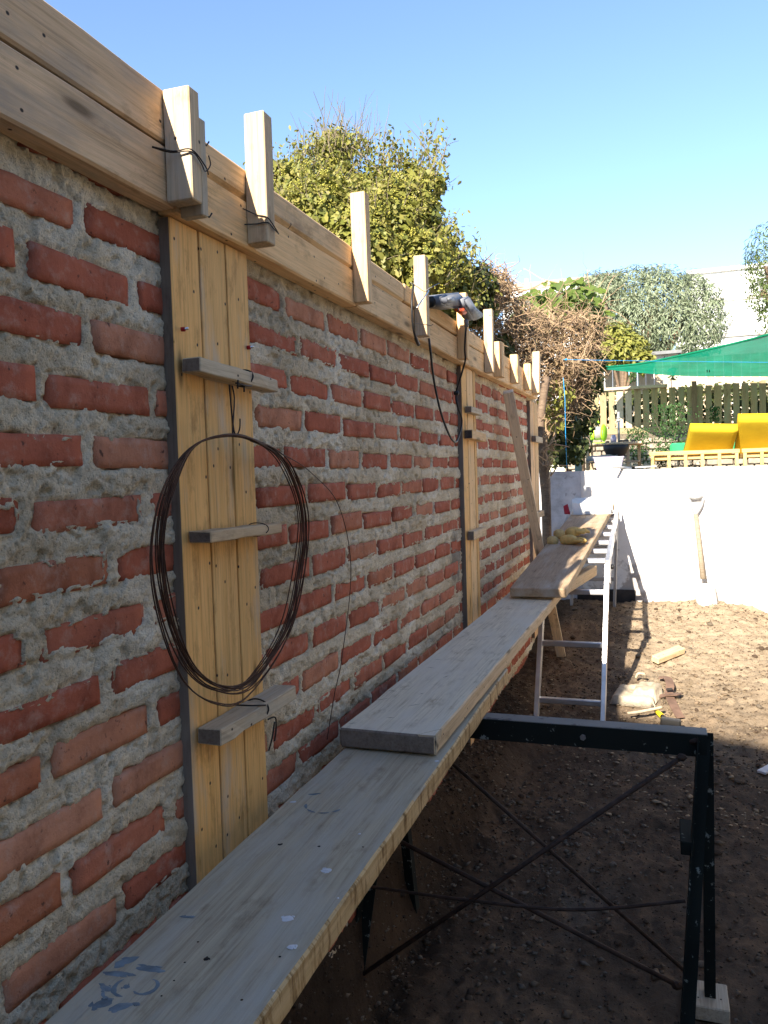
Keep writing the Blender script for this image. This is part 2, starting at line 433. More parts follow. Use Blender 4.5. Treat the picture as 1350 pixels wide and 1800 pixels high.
def npmesh(name, V, Fq, mats, smooth=False):
    """fast path: V (n,3), Fq (m,k) equal-sided faces"""
    V = np.asarray(V, np.float32); Fq = np.asarray(Fq, np.int32)
    me = bpy.data.meshes.new(name); k = Fq.shape[1]
    me.vertices.add(len(V)); me.vertices.foreach_set('co', V.ravel())
    me.loops.add(Fq.size); me.loops.foreach_set('vertex_index', Fq.ravel())
    me.polygons.add(len(Fq)); me.polygons.foreach_set('loop_start', np.arange(len(Fq), dtype=np.int32)*k)
    if smooth: me.polygons.foreach_set('use_smooth', np.ones(len(Fq), bool))
    for m in mats: me.materials.append(m)
    me.update(calc_edges=True); me.validate(); return me
def frame(a, b, up=(0, 0, 1)):
    a = Vector(a); b = Vector(b); x = (b-a).normalized(); up = Vector(up)
    z = (up-x*up.dot(x)).normalized(); y = z.cross(x)
    Mx = Matrix.Identity(4); c = (a+b)/2
    for i in range(3): Mx[i][0], Mx[i][1], Mx[i][2], Mx[i][3] = x[i], y[i], z[i], c[i]
    return Mx, (b-a).length
def boxmesh(name, L, W, T, mats, seg=1, wob=0.0, bev=.0015, facemat=None, seed=0, warp=0.0, chamfer=None):
    """local X length, Y width, Z thickness"""
    bm = bmesh.new()
    xs = [-L/2+L*i/seg for i in range(seg+1)]
    r = random.Random(seed)
    rings = []
    for x in xs:
        dz = warp*math.sin((x/L+.5)*math.pi)
        ring = []
        for sy, sz in ((-1, -1), (1, -1), (1, 1), (-1, 1)):
            ring.append(bm.verts.new((x, sy*W/2+r.uniform(-wob, wob), sz*T/2+dz+r.uniform(-wob, wob)*.7)))
        rings.append(ring)
    for i in range(seg):
        for j in range(4):
            bm.faces.new((rings[i][j], rings[i+1][j], rings[i+1][(j+1) % 4], rings[i][(j+1) % 4]))
    bm.faces.new(rings[0]); bm.faces.new(rings[-1][::-1])
    bmesh.ops.recalc_face_normals(bm, faces=bm.faces)
    if bev > 0:
        ed = [e for e in bm.edges if len(e.link_faces) == 2 and e.calc_face_angle() > .6]
        bmesh.ops.bevel(bm, geom=ed, offset=bev, segments=1, affect='EDGES')
    me = bpy.data.meshes.new(name)
    bm.normal_update()
    if facemat:
        for f in bm.faces: f.material_index = facemat(f.normal)
    bm.to_mesh(me); bm.free()
    for m in (mats if isinstance(mats, (list, tuple)) else [mats]): me.materials.append(m)
    return me
def board(name, a, b, W, T, mats, parent=None, up=(0, 0, 1), **kw):
    Mx, L = frame(a, b, up)
    return link(name, boxmesh(name, L, W, T, mats, **kw), parent, Mx)
def box(name, lo, hi, mats, parent=None, long='x', **kw):
    lo = Vector(lo); hi = Vector(hi); c = (lo+hi)/2; d = hi-lo
    if long == 'x': a, b, W, T, up = c-Vector((d.x/2, 0, 0)), c+Vector((d.x/2, 0, 0)), d.y, d.z, (0, 0, 1)
    elif long == 'y': a, b, W, T, up = c-Vector((0, d.y/2, 0)), c+Vector((0, d.y/2, 0)), d.x, d.z, (0, 0, 1)
    else: a, b, W, T, up = c-Vector((0, 0, d.z/2)), c+Vector((0, 0, d.z/2)), d.y, d.x, (1, 0, 0)
    return board(name, a, b, W, T, mats, parent, up, **kw)
def spline(pts, n=8, closed=False):
    P = [Vector(p) for p in pts]; out = []
    m = len(P); rng = range(m if closed else m-1)
    for i in rng:
        if closed: p0, p1, p2, p3 = P[(i-1) % m], P[i], P[(i+1) % m], P[(i+2) % m]
        else: p0, p1, p2, p3 = P[max(i-1, 0)], P[i], P[i+1], P[min(i+2, m-1)]
        for k in range(n):
            t = k/n
            out.append(.5*((2*p1)+(-p0+p2)*t+(2*p0-5*p1+4*p2-p3)*t*t+(-p0+3*p1-3*p2+p3)*t**3))
    if not closed: out.append(P[-1])
    return out
def tubegeo(pts, r, sides=6, closed=False, V=None, Fc=None):
    V = [] if V is None else V; Fc = [] if Fc is None else Fc
    P = [Vector(p) for p in pts]; n = len(P); o = len(V)
    nrm = None
    for i in range(n):
        t = (P[(i+1) % n if closed else min(i+1, n-1)]-P[(i-1) % n if closed else max(i-1, 0)])
        if t.length < 1e-9: t = Vector((0, 0, 1))
        t.normalize()
        if nrm is None:
            nrm = t.orthogonal().normalized()
        nrm = (nrm-t*nrm.dot(t))
        nrm = nrm.normalized() if nrm.length > 1e-6 else t.orthogonal().normalized()
        bn = t.cross(nrm)
        rr = r[i] if isinstance(r, (list, tuple)) else r
        for s in range(sides):
            a = 2*math.pi*s/sides
            V.append(P[i]+(nrm*math.cos(a)+bn*math.sin(a))*rr)
    for i in range(n if closed else n-1):
        j = (i+1) % n
        for s in range(sides):
            s2 = (s+1) % sides
            Fc.append((o+i*sides+s, o+i*sides+s2, o+j*sides+s2, o+j*sides+s))
    if not closed:
        Fc.append(tuple(o+s for s in range(sides))[::-1]); Fc.append(tuple(o+(n-1)*sides+s for s in range(sides)))
    return V, Fc
def tube(name, pts, r, mat, parent=None, sides=6, closed=False, smooth=True):
    V, Fc = tubegeo(pts, r, sides, closed)
    return link(name, mesh(name, V, Fc, [mat], smooth), parent)
def lathe(name, prof, mat, parent=None, M=None, n=20, smooth=True):
    V = []; Fc = []
    for (r, z) in prof:
        for i in range(n):
            a = 2*math.pi*i/n; V.append((r*math.cos(a), r*math.sin(a), z))
    for k in range(len(prof)-1):
        for i in range(n):
            j = (i+1) % n; Fc.append((k*n+i, k*n+j, (k+1)*n+j, (k+1)*n+i))
    Fc.append(tuple(range(n))[::-1]); Fc.append(tuple((len(prof)-1)*n+i for i in range(n)))
    return link(name, mesh(name, V, Fc, [mat], smooth), parent, M)
def T(x, y, z): return Matrix.Translation((x, y, z))
def blob(name, pts_r, mat, parent=None, M=None, sub=2, noise_amt=.0):
    """skin-modified chain(s): pts_r list of chains [(x,y,z,r),...] merged at first vertex"""
    V = []; E = []; R = []
    for ch in pts_r:
        prev = None
        for (x, y, z, r) in ch:
            key = None
            for i, q in enumerate(V):
                if (Vector(q)-Vector((x, y, z))).length < 1e-5: key = i
            if key is None:
                V.append((x, y, z)); R.append(r); key = len(V)-1
            if prev is not None: E.append((prev, key))
            prev = key
    me = bpy.data.meshes.new(name); me.from_pydata(V, E, [])
    o = bpy.data.objects.new(name, me); COL.objects.link(o)
    o.modifiers.new('skin', 'SKIN')
    for i, sv in enumerate(me.skin_vertices[0].data):
        sv.radius = (R[i], R[i]); sv.use_root = (i == 0)
    s = o.modifiers.new('sub', 'SUBSURF'); s.levels = sub; s.render_levels = sub
    dg = bpy.context.evaluated_depsgraph_get()
    m2 = bpy.data.meshes.new_from_object(o.evaluated_get(dg))
    bpy.data.objects.remove(o)
    m2.name = name; m2.materials.clear(); m2.materials.append(mat)
    m2.polygons.foreach_set('use_smooth', [True]*len(m2.polygons))
    return link(name, m2, parent, M)

# ================================================================== GROUND
def zg(x, y):
    x = np.asarray(x, float); y = np.asarray(y, float)
    z = np.interp(y, [-8, 2.0, 4.1, 5.2, 6.1, 6.6], [-1.52, -1.50, -1.345, -1.19, -1.045, -1.02])
    # spoil heap against the foot of the white wall, falling away to the right
    z = z-.10*sstep(1.2, 1.75, x)*sstep(4.6, 6.2, y)
    return z
def ground_h(x, y):
    z = zg(x, y)-.006*np.asarray(y)*0
    z = z+.022*fbm(x*2.1, y*2.1, 3, 1)+.020*fbm(x*7, y*7, 3, 5)
    w = np.interp(y, [2.2, 2.75, 3.4, 4.6], [.036, .06, .17, .22])
    z = z+np.maximum(0, -1.20+.03*fbm(y*3, y*0, 2, 8)-z)*np.exp(-(np.maximum(x, 0)/w)**2)*sstep(5.2, 4.4, y)   # earth banked against the wall foot
    cl = fbm(x*15, y*15, 4, 9)
    return z+.009*np.abs(cl)+.010*sstep(.2, .5, fbm(x*9, y*9, 4, 14))+.017*fbm(x*40, y*40, 3, 20)
def nonuni(segs):
    out = []
    for a, b, st in segs: out += list(np.arange(a, b, st))
    out.append(segs[-1][1]); return np.array(out)
gx = nonuni([(-.16, 1.9, .0125), (1.9, 3.0, .05), (3.0, 12, .6)])
gy = nonuni([(-9, .9, .5), (.9, 1.5, .03), (1.5, 4.2, .0125), (4.2, 6.52, .016)])
GX, GY = np.meshgrid(gx, gy)
GZ = ground_h(GX, GY)
nx, ny = len(gx), len(gy)
idx = np.arange(nx*ny).reshape(ny, nx)
quads = np.stack([idx[:-1, :-1], idx[:-1, 1:], idx[1:, 1:], idx[1:, :-1]], -1).reshape(-1, 4)
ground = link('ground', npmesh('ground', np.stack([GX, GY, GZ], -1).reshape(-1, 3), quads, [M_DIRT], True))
tag(ground, 'bare brown earth of the yard, clods and rubble', None, None, 'structure')

# stones and clods lying on the earth
def rockmesh(name, seed, mat):
    r = np.random.default_rng(seed)
    bm = bmesh.new(); bmesh.ops.create_icosphere(bm, subdivisions=2, radius=1)
    for v in bm.verts:
        p = np.array(v.co)
        k = 1+.28*float(fbm(p[0]*1.3+seed*5, p[1]*1.3+p[2]*1.7, 3, seed))+.1*float(fbm(p[0]*4+seed, p[1]*4+p[2]*4, 2, seed+2))
        v.co = Vector((p[0]*k, p[1]*k*.8, p[2]*k*.62))
    me = bpy.data.meshes.new(name); bm.to_mesh(me); bm.free(); me.materials.append(mat); return me
ROCKS = [rockmesh('stone', s, M_DIRTCLOD) for s in range(6)]
ROCKSG = [rockmesh('stone', 20+s, M_STONEGREY) for s in range(4)]
def rnd_rot(r): return Matrix.Rotation(r.uniform(0, 6.28), 4, 'Z') @ Matrix.Rotation(r.uniform(-.6, .6), 4, 'X')
rr = random.Random(5)
cnt = 0
while cnt < 150:
    y = rr.uniform(1.75, 6.2); x = rr.uniform(.03, 1.75)
    s = rr.choice((.006, .008, .010, .013, .017))*(0.8+.22*y/3)
    grey = math.hypot(x-.42, (y-2.85)*.7) < .34 or rr.random() < .12
    z = float(ground_h(x, y))
    link('stone', rr.choice(ROCKSG if grey else ROCKS), ground, T(x, y, z+s*.3) @ rnd_rot(rr) @ Matrix.Scale(s, 4))
    cnt += 1
# finer gravel and chips: joined, uncountable
def scatter(name, n, region, sizes, mat, seed, flat=False, dens=None):
    r = np.random.default_rng(seed)
    base = np.array([[1, 0, 0], [-1, 0, 0], [0, 1, 0], [0, -1, 0], [0, 0, .7], [0, 0, -.7]], float)
    tri = np.array([[0, 2, 4], [2, 1, 4], [1, 3, 4], [3, 0, 4], [2, 0, 5], [1, 2, 5], [3, 1, 5], [0, 3, 5]])
    x = r.uniform(region[0], region[1], n); y = region[2]+(region[3]-region[2])*r.random(n)**1.0
    if dens is not None:
        k = r.random(n) < dens(x, y); x, y = x[k], y[k]; n = len(x)
    z = ground_h(x, y)
    s = r.uniform(sizes[0], sizes[1], n)*(.6+.8*r.random(n)**2)
    a = r.uniform(0, 6.28, n)
    sc = np.stack([s*r.uniform(.7, 1.5, n), s*r.uniform(.5, 1, n), s*(.25 if flat else 1)*r.uniform(.5, 1, n)], -1)
    P = base[None]*sc[:, None, :]+r.normal(0, .12, (n, 6, 3))*s[:, None, None]*(.3 if flat else 1)
    ca, sa = np.cos(a)[:, None], np.sin(a)[:, None]
    X = P[..., 0]*ca-P[..., 1]*sa; Y = P[..., 0]*sa+P[..., 1]*ca
    V = np.stack([X+x[:, None], Y+y[:, None], P[..., 2]+(z+s*.25)[:, None]], -1).reshape(-1, 3)
    Fc = (tri[None]+np.arange(n)[:, None, None]*6).reshape(-1, 3)
    return link(name, npmesh(name, V, Fc, [mat]), ground)
tag(scatter('gravel', 15000, (0, 1.9, 1.5, 6.4), (.002, .0065), M_DIRTCLOD, 4), kind='stuff')
tag(scatter('rubble_crumbs', 3600, (.02, 1.2, 2.1, 3.9), (.004, .013), M_STONEGREY, 5,
            dens=lambda x, y: np.clip(1.15-np.hypot((x-.36)/.42, (y-2.9)/.75), .03, 1)), kind='stuff')
tag(scatter('earth_crumbs', 2600, (0, 1.9, 1.7, 6.3), (.006, .017), M_CRUMB, 15,
            dens=lambda x, y: .12+.88*(fbm(x*2.2, y*2.2, 3, 41) > .08)), kind='stuff')
tag(scatter('dry_leaf_litter', 3600, (.1, 1.9, 3.2, 6.3), (.004, .015), M_CHIP, 6, True,
            dens=lambda x, y: .25+.75*(vnoise(x*3, y*3, 4) > .45)), kind='stuff')

tag(scatter('bank_rubble', 1500, (.0, .13, 1.3, 4.2), (.003, .009), M_DIRTCLOD, 9), kind='stuff')
tag(scatter('bank_crumbs', 700, (.0, .12, 1.3, 4.2), (.003, .010), M_STONEGREY, 10), kind='stuff')
# wide ground sheets
def sheet(name, x0, x1, y0, y1, z, mat, z1=None):
    z1 = z if z1 is None else z1
    return tag(link(name, mesh(name, [(x0, y0, z), (x1, y0, z), (x1, y1, z1), (x0, y1, z1)], [(0, 1, 2, 3)], [mat])), kind='structure')
sheet('far_ground', -600, 600, -600, 600, -1.75, M_FARGROUND)
sheet('neighbour_ground', -14, -.17, -8, 6.5, -.9, M_TERRACE)
sheet('terrace_ground', -14, 14, 6.62, 14.2, -.20, M_TERRACE)
hv = []; hf = []
hy = [14.25, 20, 30, 60, 140, 400]; hz = [.45, .7, 1.6, 2.5, 2.5, 2.5]
for y, z in zip(hy, hz): hv += [(-60-y, y, z), (60+y, y, z)]
for i in range(len(hy)-1): hf.append((2*i, 2*i+1, 2*i+3, 2*i+2))
tag(link('hillside', mesh('hillside', hv, hf, [M_FARGROUND])), kind='structure')

# ================================================================== BRICK WALL
wall = thing('brick_wall', (-.07, 3.2, -1.45), 'long red brick garden wall with thick smeared grey mortar joints, in shade', 'wall')
Z0 = .0244+4*.09
def zb(k): return Z0-.09*k
SEG = [(.30, 1.215, lambda k: (1.01 if k % 2 == 0 else .885), .256),
       (1.49, 3.375, lambda k: (1.943 if k % 2 == 0 else 1.785), .2545),
       (3.625, 5.27, lambda k: (3.87 if k % 2 == 0 else 4.01), .248)]
rb = random.Random(3)
bricks = []
for k in range(-1, 13+6):
    for si, (y0, y1, off, pitch) in enumerate(SEG):
        j0 = off(k)+rb.uniform(-.010, .010)
        n0 = math.floor((y0-j0)/pitch)-1
        y = j0+n0*pitch
        while y < y1:
            p = pitch+rb.uniform(-.012, .012)
            gap = rb.uniform(.014, .026) if si else rb.uniform(.022, .034)
            a, b = y+gap/2, y+p-gap/2
            a2, b2 = max(a, y0-.02), min(b, y1+.02)
            if b2-a2 > .03:
                h = rb.uniform(.043, .0515)
                zz = zb(k)+rb.uniform(-.004, .004)
                bricks.append((k, a2, b2, zz, zz+h, rb.random()))
            y += p
# mortar bed as one relief sheet that rides over the brick edges
ys = [.30]
while ys[-1] < 5.66: ys.append(ys[-1]+max(.0030, .0034*ys[-1]**.85))
ys = np.array(ys); zs = np.arange(-1.56, .505, .0034)
MY, MZ = np.meshgrid(ys, zs)
warp_y = MY+.008*fbm(MY*22, MZ*22, 3, 31)+.005*fbm(MY*60, MZ*60, 2, 37); warp_z = MZ+.0105*fbm(MY*13, MZ*20, 3, 33)+.0062*fbm(MY*60, MZ*60, 3, 35)
sd_in = np.full(MY.shape, -1.0)
for (k, a, b, z0, z1, rv) in bricks:
    i0, i1 = np.searchsorted(ys, [a-.03, b+.03]); j0, j1 = np.searchsorted(zs, [z0-.03, z1+.03])
    sl = (slice(j0, j1), slice(i0, i1))
    yy = warp_y[sl]; z_ = warp_z[sl]
    ry = .5*(b-a)-np.abs(yy-.5*(a+b)); rz = .5*(z1-z0)-np.abs(z_-.5*(z0+z1))
    c = .012
    dd = np.where((ry < c) & (rz < c), c-np.hypot(c-ry, c-rz), np.minimum(ry, rz))
    sd_in[sl] = np.maximum(sd_in[sl], dd)
face = .0075+.006*fbm(MY*5, MZ*6, 3, 40)+.0040*fbm(MY*26, MZ*32, 3, 42)+.0050*fbm(MY*120, MZ*120, 3, 44)
pits = fbm(MY*46, MZ*46, 3, 46)
face = face-.0065*sstep(.16, .40, pits)
smear = sstep(.16, .42, fbm(MY*4.3, MZ*9, 4, 55)+.25*sstep(.28, .05, np.hypot((MY-3.25)/1.0, (MZ+.34)/1.2)))   # slurry dragged across some bricks
inset = sstep(.000, .0055, sd_in-.0062*smear-.001)
undercut = sstep(-.010, .001, sd_in)*(1-sstep(.001, .004, sd_in))
face = face-.0035*undercut
MX = face*(1-inset)+(-.016)*inset
MX = np.where((smear > .8) & (sd_in > 0), np.maximum(MX, -.004+.010*fbm(MY*20, MZ*20, 3, 61)), MX)
n1, n2 = len(ys), len(zs)
idx = np.arange(n1*n2).reshape(n2, n1)
q = np.stack([idx[:-1, :-1], idx[:-1, 1:], idx[1:, 1:], idx[1:, :-1]], -1).reshape(-1, 4)
V = np.stack([MX, MY, MZ], -1).reshape(-1, 3)
mort = link('mortar', npmesh('mortar', V, q, [M_MORTAR], True), wall)
box('wall_core', (-.15, .30, -1.6), (-.03, 5.66, .502), M_CONC, wall, 'y', bev=0)

def brickmesh(seed, L, H):
    r = np.random.default_rng(seed)
    ny_, nz_ = 11, 5
    u = np.linspace(-.5, .5, ny_); v = np.linspace(-.5, .5, nz_)
    U_, V_ = np.meshgrid(u, v)
    e = np.minimum((.5-np.abs(U_))*L, (.5-np.abs(V_))*H)
    x = .0042+.0012*sstep(0, .004, e)+.0020*fbm(U_*5+seed, V_*3+seed*2, 3, seed)
    jy = .0022*fbm(U_*6+seed, V_*6, 2, seed+8); jz = .0022*fbm(U_*9, V_*5+seed, 2, seed+9)
    Vf = np.stack([x, U_*L+jy, V_*H+jz], -1).reshape(-1, 3)
    ii = np.arange(ny_*nz_).reshape(nz_, ny_)
    fq = np.stack([ii[:-1, :-1], ii[:-1, 1:], ii[1:, 1:], ii[1:, :-1]], -1).reshape(-1, 4).tolist()
    Vv = [tuple(p) for p in Vf]
    loop = list(ii[0, :])+list(ii[1:, -1])+list(ii[-1, -2::-1])+list(ii[-2:0:-1, 0])
    o = len(Vv)
    for i in loop: Vv.append((-.055, Vf[i, 1]*.99, Vf[i, 2]*.97))
    m = len(loop)
    for i in range(m): fq.append((int(loop[i]), o+i, o+(i+1) % m, int(loop[(i+1) % m])))
    return mesh('brick', Vv, fq, [M_BRICK], True)
BV = {}
low = []
nb = 0
for (k, a, b, z0, z1, rv) in bricks:
    L = b-a; H = z1-z0
    key = (round(L/.02), int(rv*7))
    if key not in BV: BV[key] = brickmesh(len(BV)+1, .02*round(L/.02), .047)
    Mx = T(.001+.003*(rv-.5), (a+b)/2, (z0+z1)/2) @ Matrix.Rotation((rv-.5)*.03, 4, 'X') @ Matrix.Rotation((rv*7 % 1-.5)*.03, 4, 'Z') @ Matrix.Diagonal((1, L/(.02*round(L/.02)), H/.047, 1))
    if k <= 13:
        link('brick', BV[key], wall, Mx); nb += 1
    else:
        low.append((BV[key], Mx))
bm = bmesh.new()
for me, Mx in low:
    n0 = len(bm.verts); bm.from_mesh(me); bm.verts.ensure_lookup_table()
    bmesh.ops.transform(bm, matrix=Mx, verts=bm.verts[n0:])
lowme = bpy.data.meshes.new('lower_bricks'); bm.to_mesh(lowme); bm.free(); lowme.materials.append(M_BRICK)
tag(link('lower_bricks', lowme, wall), kind='stuff')

# ================================================================== COLUMN SHUTTERS
def shutter(label, y0, y1, zlo, widths, cleats, mats, rough_cleat=True):
    sh = thing('column_shutter', (.014, (y0+y1)/2, zlo), label, 'formwork')
    y = y0
    tot = sum(widths)
    for i, w in enumerate(widths):
        ww = w/tot*(y1-y0)
        dx = (.0, .0018, .0036)[i % 3]
        bo = box('board', (.002+dx, y+.0014, zlo), (.027+dx, y+ww-.0014, .463), [mats[i % len(mats)], W_SIDEGREY], sh, 'z', seg=6, wob=.0006, bev=.0012, seed=i+int(y0*10),
                 facemat=(lambda n: 1 if n.y > .8 else 0) if i == 0 else None)
        y += ww
    for (za, zb_, ya, yb, h, d, me, lab) in cleats:
        c = board('cleat', (.030+d/2, ya, za), (.030+d/2, yb, zb_), d, h, me, sh, seg=7, wob=.0018, bev=.002, seed=int(za*100),
                  facemat=lambda n: 1 if abs(n.x) > .8 else 0)
        if lab: c['label'] = lab
    return sh
# frame() local X runs along +Y for cleats, so the sawn end (local X) is material 1
CL = [W_GREY, W_SIDEGREY]
sh1 = shutter('tall yellow pine column shutter of three boards carrying the wire coil, nearest the camera', 1.205, 1.478, -1.45, (.098, .098, .09),
              [(.205, .196, 1.222, 1.52, .026, .040, CL, 'split grey cleat with bark edge'), (-.100, -.104, 1.222, 1.50, .021, .046, [W_PALE, W_SIDEGREY], 'clean pale cleat'),
               (-.462, -.462, 1.222, 1.53, .030, .050, CL, 'broken grey cleat')], [W_FRESH])
sh2 = shutter('narrow pine column shutter below the drill, halfway along the brick wall', 3.36, 3.62, -1.22, (.10, .13, .05),
              [(.166, .160, 3.375, 3.66, .038, .036, [W_BEAM2, W_DARK], None), (-.276, -.276, 3.385, 3.65, .040, .030, [W_PALE, W_SIDEGREY], None),
               (.275, .275, 3.40, 3.62, .028, .030, CL, None)], [W_FRESH, W_BEAM2])
sh3 = shutter('brown column shutter at the far end of the brick wall beside the white wall', 5.28, 5.62, -1.12, (.17, .17),
              [(.21, .21, 5.30, 5.62, .04, .03, CL, None), (-.30, -.30, 5.3, 5.62, .04, .03, [W_PALE, W_SIDEGREY], None)], [W_BEAM, W_BEAM2])
for sh, y0, y1, zz in ((sh1, 1.205, 1.478, -1.45), (sh2, 3.36, 3.62, -1.22), (sh3, 5.28, 5.62, -1.12)):
    box('concrete_column', (-.16, y0+.01, zz), (-.001, y1-.01, .47), M_CONC, sh, 'z', bev=0)
# red-capped fixings on the first shutter
for (px, py) in ((318, 579), (434, 611)):
    p = onx(px, py, .030)
    n = tube('nail', [p, p+Vector((.014, .002, .001))], .0025, M_SILVER, sh1, 6)
    tube('nail_cap', [p+Vector((.001, 0, 0)), p+Vector((.008, .001, 0))], .0042, M_RED, sh1, 8)

# ties round the cleats of the first shutter
def wire_loop(c, hx, hz, y, parent, r=.0016, seed=0, extra=()):
    q = random.Random(seed)
    pts = []
    for i in range(10):
        a = 2*math.pi*i/10
        pts.append((c.x+hx*math.cos(a), y+q.uniform(-.002, .002)+.004*math.sin(a), c.z+hz*math.sin(a)))
    tube('tie_wire', spline(pts, 4, True), r, M_TIE, parent, 5, True)
    for e in extra: tube('tie_wire', spline(e, 5), r, M_TIE, parent, 5)
for cz, yy, sd_ in ((.201, 1.405, 1), (-.102, 1.43, 2), (-.462, 1.40, 3)):
    c = Vector((.050 if sd_ == 1 else .054, yy, cz))
    ex = []
    if sd_ == 1:
        ex = [[(.075, yy-.01, cz-.018), (.085, yy-.055, cz-.022), (.082, yy-.085, cz-.020)], [(.084, yy-.08, cz-.014), (.084, yy-.082, cz-.03)], [(.083, yy-.055, cz-.020), (.083, yy-.056, cz-.034)]]
    if sd_ == 3:
        ex = [[(.08, yy, cz-.02), (.086, yy+.02, cz-.022), (.085, yy+.022, cz-.05), (.083, yy+.018, cz-.07)], [(.085, yy+.018, cz-.03), (.085, yy+.004, cz-.06), (.084, yy-.01, cz-.08)], [(.04, yy-.06, cz+.024), (.07, yy-.05, cz+.022), (.082, yy-.01, cz+.012)]]
    wire_loop(c, (0, .0235, .0265, .0285)[sd_], (0, .0165, .0135, .019)[sd_], yy, sh1, .0017 if sd_ != 2 else .0010, sd_, ex)

# ================================================================== TOP FORMWORK BEAM
beam = thing('formwork_beam', (.028, 3.0, .46), 'double row of formwork boards clamped along the top of the brick wall', 'formwork')
XB = .028
def fboard(y0, y1, z0, z1, m, lab=None, tilt=0, rnd=0, wob=.0012):
    me_kw = dict(seg=max(6, int((y1-y0)*9)), wob=wob, bev=.004+rnd, seed=int(y0*31+z0*100))
    o = board('board', (XB, y0, (z0+z1)/2), (XB, y1, (z0+z1)/2+tilt), .044, z1-z0, m, beam, **me_kw)
    if lab: o['label'] = lab
fboard(-.6, 1.198, .466, .564, W_BEAM, 'lower greyish board with knots', .003)
fboard(-.6, 1.198, .572, .661, W_BEAM, 'upper stained board', -.001)
fboard(1.20, 2.06, .466, .560, W_BEAM2, 'lower board', .0)
fboard(1.20, 2.50, .563, .630, W_BEAM2, 'upper board with rounded waney edge', -.004, .006)
fboard(2.063, 3.42, .466, .559, W_BEAM2)
fboard(2.503, 3.40, .566, .624, W_BEAM2, 'upper board with torn bark edge', 0, 0, .002)
fboard(3.423, 5.50, .466, .556, W_BEAM2, None, .022)
fboard(3.403, 5.50, .560, .622, W_BEAM2, None, .010)
# rear boards of the mould
o = board('board', (-.17, -.6, .56), (-.17, 5.5, .56), .03, .16, W_BEAM, beam, seg=8, wob=.001)
o['label'] = 'rear mould board behind the wall'

# uprights clamping the boards: each its own timber
def stake(px_note, y, w, d, z0, z1, m, label, lean=0, x0=.0515):
    o = board('clamp_post', (x0+d/2, y, z0), (x0+d/2, y+lean, z1), w, d, m, None, (1, 0, 0), seg=3, wob=.0008, bev=.002, seed=int(y*50))
    return tag(o, label, 'timber post', 'upright posts clamping the top boards')
S = []
S.append(stake('', 1.183, .032, .050, .470, .656, W_PALE, 'short thick grey post above the first column shutter, tied with wire, nearest of the uprights'))
S.append(stake('', 1.214, .020, .045, .455, .620, W_GREY, 'thin batten with bent nails pressed against the nearest thick upright post'))
S.append(stake('', 1.462, .036, .045, .473, .732, W_PALE, 'tall pale post with greenish tint, second upright, left of the ivy tree', .003))
S.append(stake('', 2.050, .036, .042, .470, .762, W_BEAM2, 'clean sunlit yellow post standing in front of the ivy tree', -.006))
S.append(stake('', 2.622, .040, .042, .468, .738, W_PALE, 'pale post with a black strap and a nail, left of the drill', .004))
S.append(stake('', 3.222, .036, .042, .466, .735, W_BEAM2, 'tan post right behind the drill handle'))
S.append(stake('', 3.755, .038, .042, .470, .768, W_PALE, 'whitish tall post just right of the drill'))
S.append(stake('', 4.00, .075, .042, .475, .650, W_BEAM2, 'short wide yellow post beside the whitish tall post'))
S.append(stake('', 4.46, .060, .042, .490, .648, W_BEAM2, 'short sunlit post in the middle of the three far stubs'))
S.append(stake('', 4.93, .060, .042, .495, .655, W_BEAM2, 'short sunlit post beside the last tall upright'))
S.append(stake('', 5.26, .060, .045, .500, .775, W_PALE, 'last and farthest upright post, beside the dry creeper', .05))
for s_ in S: pass
# wires twisted round the nearest posts
wt = thing('tie_wire', (.10, 1.2, .56), 'dark wire wrapped round the nearest thick upright post', 'wire', 'tie wires on the posts')
tube('strand', spline([(.052, 1.13, .548), (.07, 1.155, .546), (.104, 1.164, .545), (.106, 1.19, .535), (.100, 1.212, .530), (.103, 1.225, .545), (.102, 1.222, .56)], 6), .0012, M_TIE, wt, 5)
tube('strand', spline([(.052, 1.13, .549), (.075, 1.156, .5475), (.105, 1.163, .548), (.108, 1.20, .533), (.104, 1.215, .525)], 6), .0012, M_TIE, wt, 5)
for (yy, zz) in ((1.225, .592), (1.225, .468)):
    tube('bent_nail', [(.075, yy-.02, zz), (.085, yy+.02, zz-.004), (.088, yy+.024, zz+.004)], .0015, M_TIE, wt, 5)
wt = thing('tie_wire', (.10, 1.46, .54), 'dark wire looped round the second pale upright post', 'wire', 'tie wires on the posts')
tube('strand', spline([(.051, 1.43, .54), (.075, 1.442, .528), (.098, 1.443, .520), (.102, 1.47, .505), (.098, 1.49, .502)], 6), .0012, M_TIE, wt, 5)
tube('strand', spline([(.051, 1.435, .510), (.075, 1.442, .510), (.098, 1.443, .510), (.1, 1.47, .503), (.098, 1.492, .501)], 6), .0012, M_TIE, wt, 5)
wt = thing('tie_wire', (.10, 2.62, .6), 'thin grey wire twisted round the post left of the drill', 'wire', 'tie wires on the posts')
tube('strand', spline([onx(722, 497, .1), onx(735, 505, .1), onx(746, 512, .1), onx(756, 506, .1), onx(772, 498, .1)], 6), .0013, M_CABLEG, wt, 5)
tube('strand', spline([onx(728, 569, .095), onx(745, 570, .096), onx(757, 572, .096), onx(761, 570, .098)], 6), .0012, M_TIE, wt, 5)
tube('long_nail', [onx(733, 541, .10), onx(753, 511, .10)], .003, M_SILVER, wt, 6)
st = thing('cable_end', onx(727, 560, .1), 'black strap hanging down the post left of the drill', 'strap')
tube('strap', spline([onx(727, 500, .098), onx(724, 530, .099), onx(725, 565, .098), onx(730, 592, .095), onx(736, 606, .093)], 6), [.004]*19+[.006]*6, M_BLACK, st, 6)

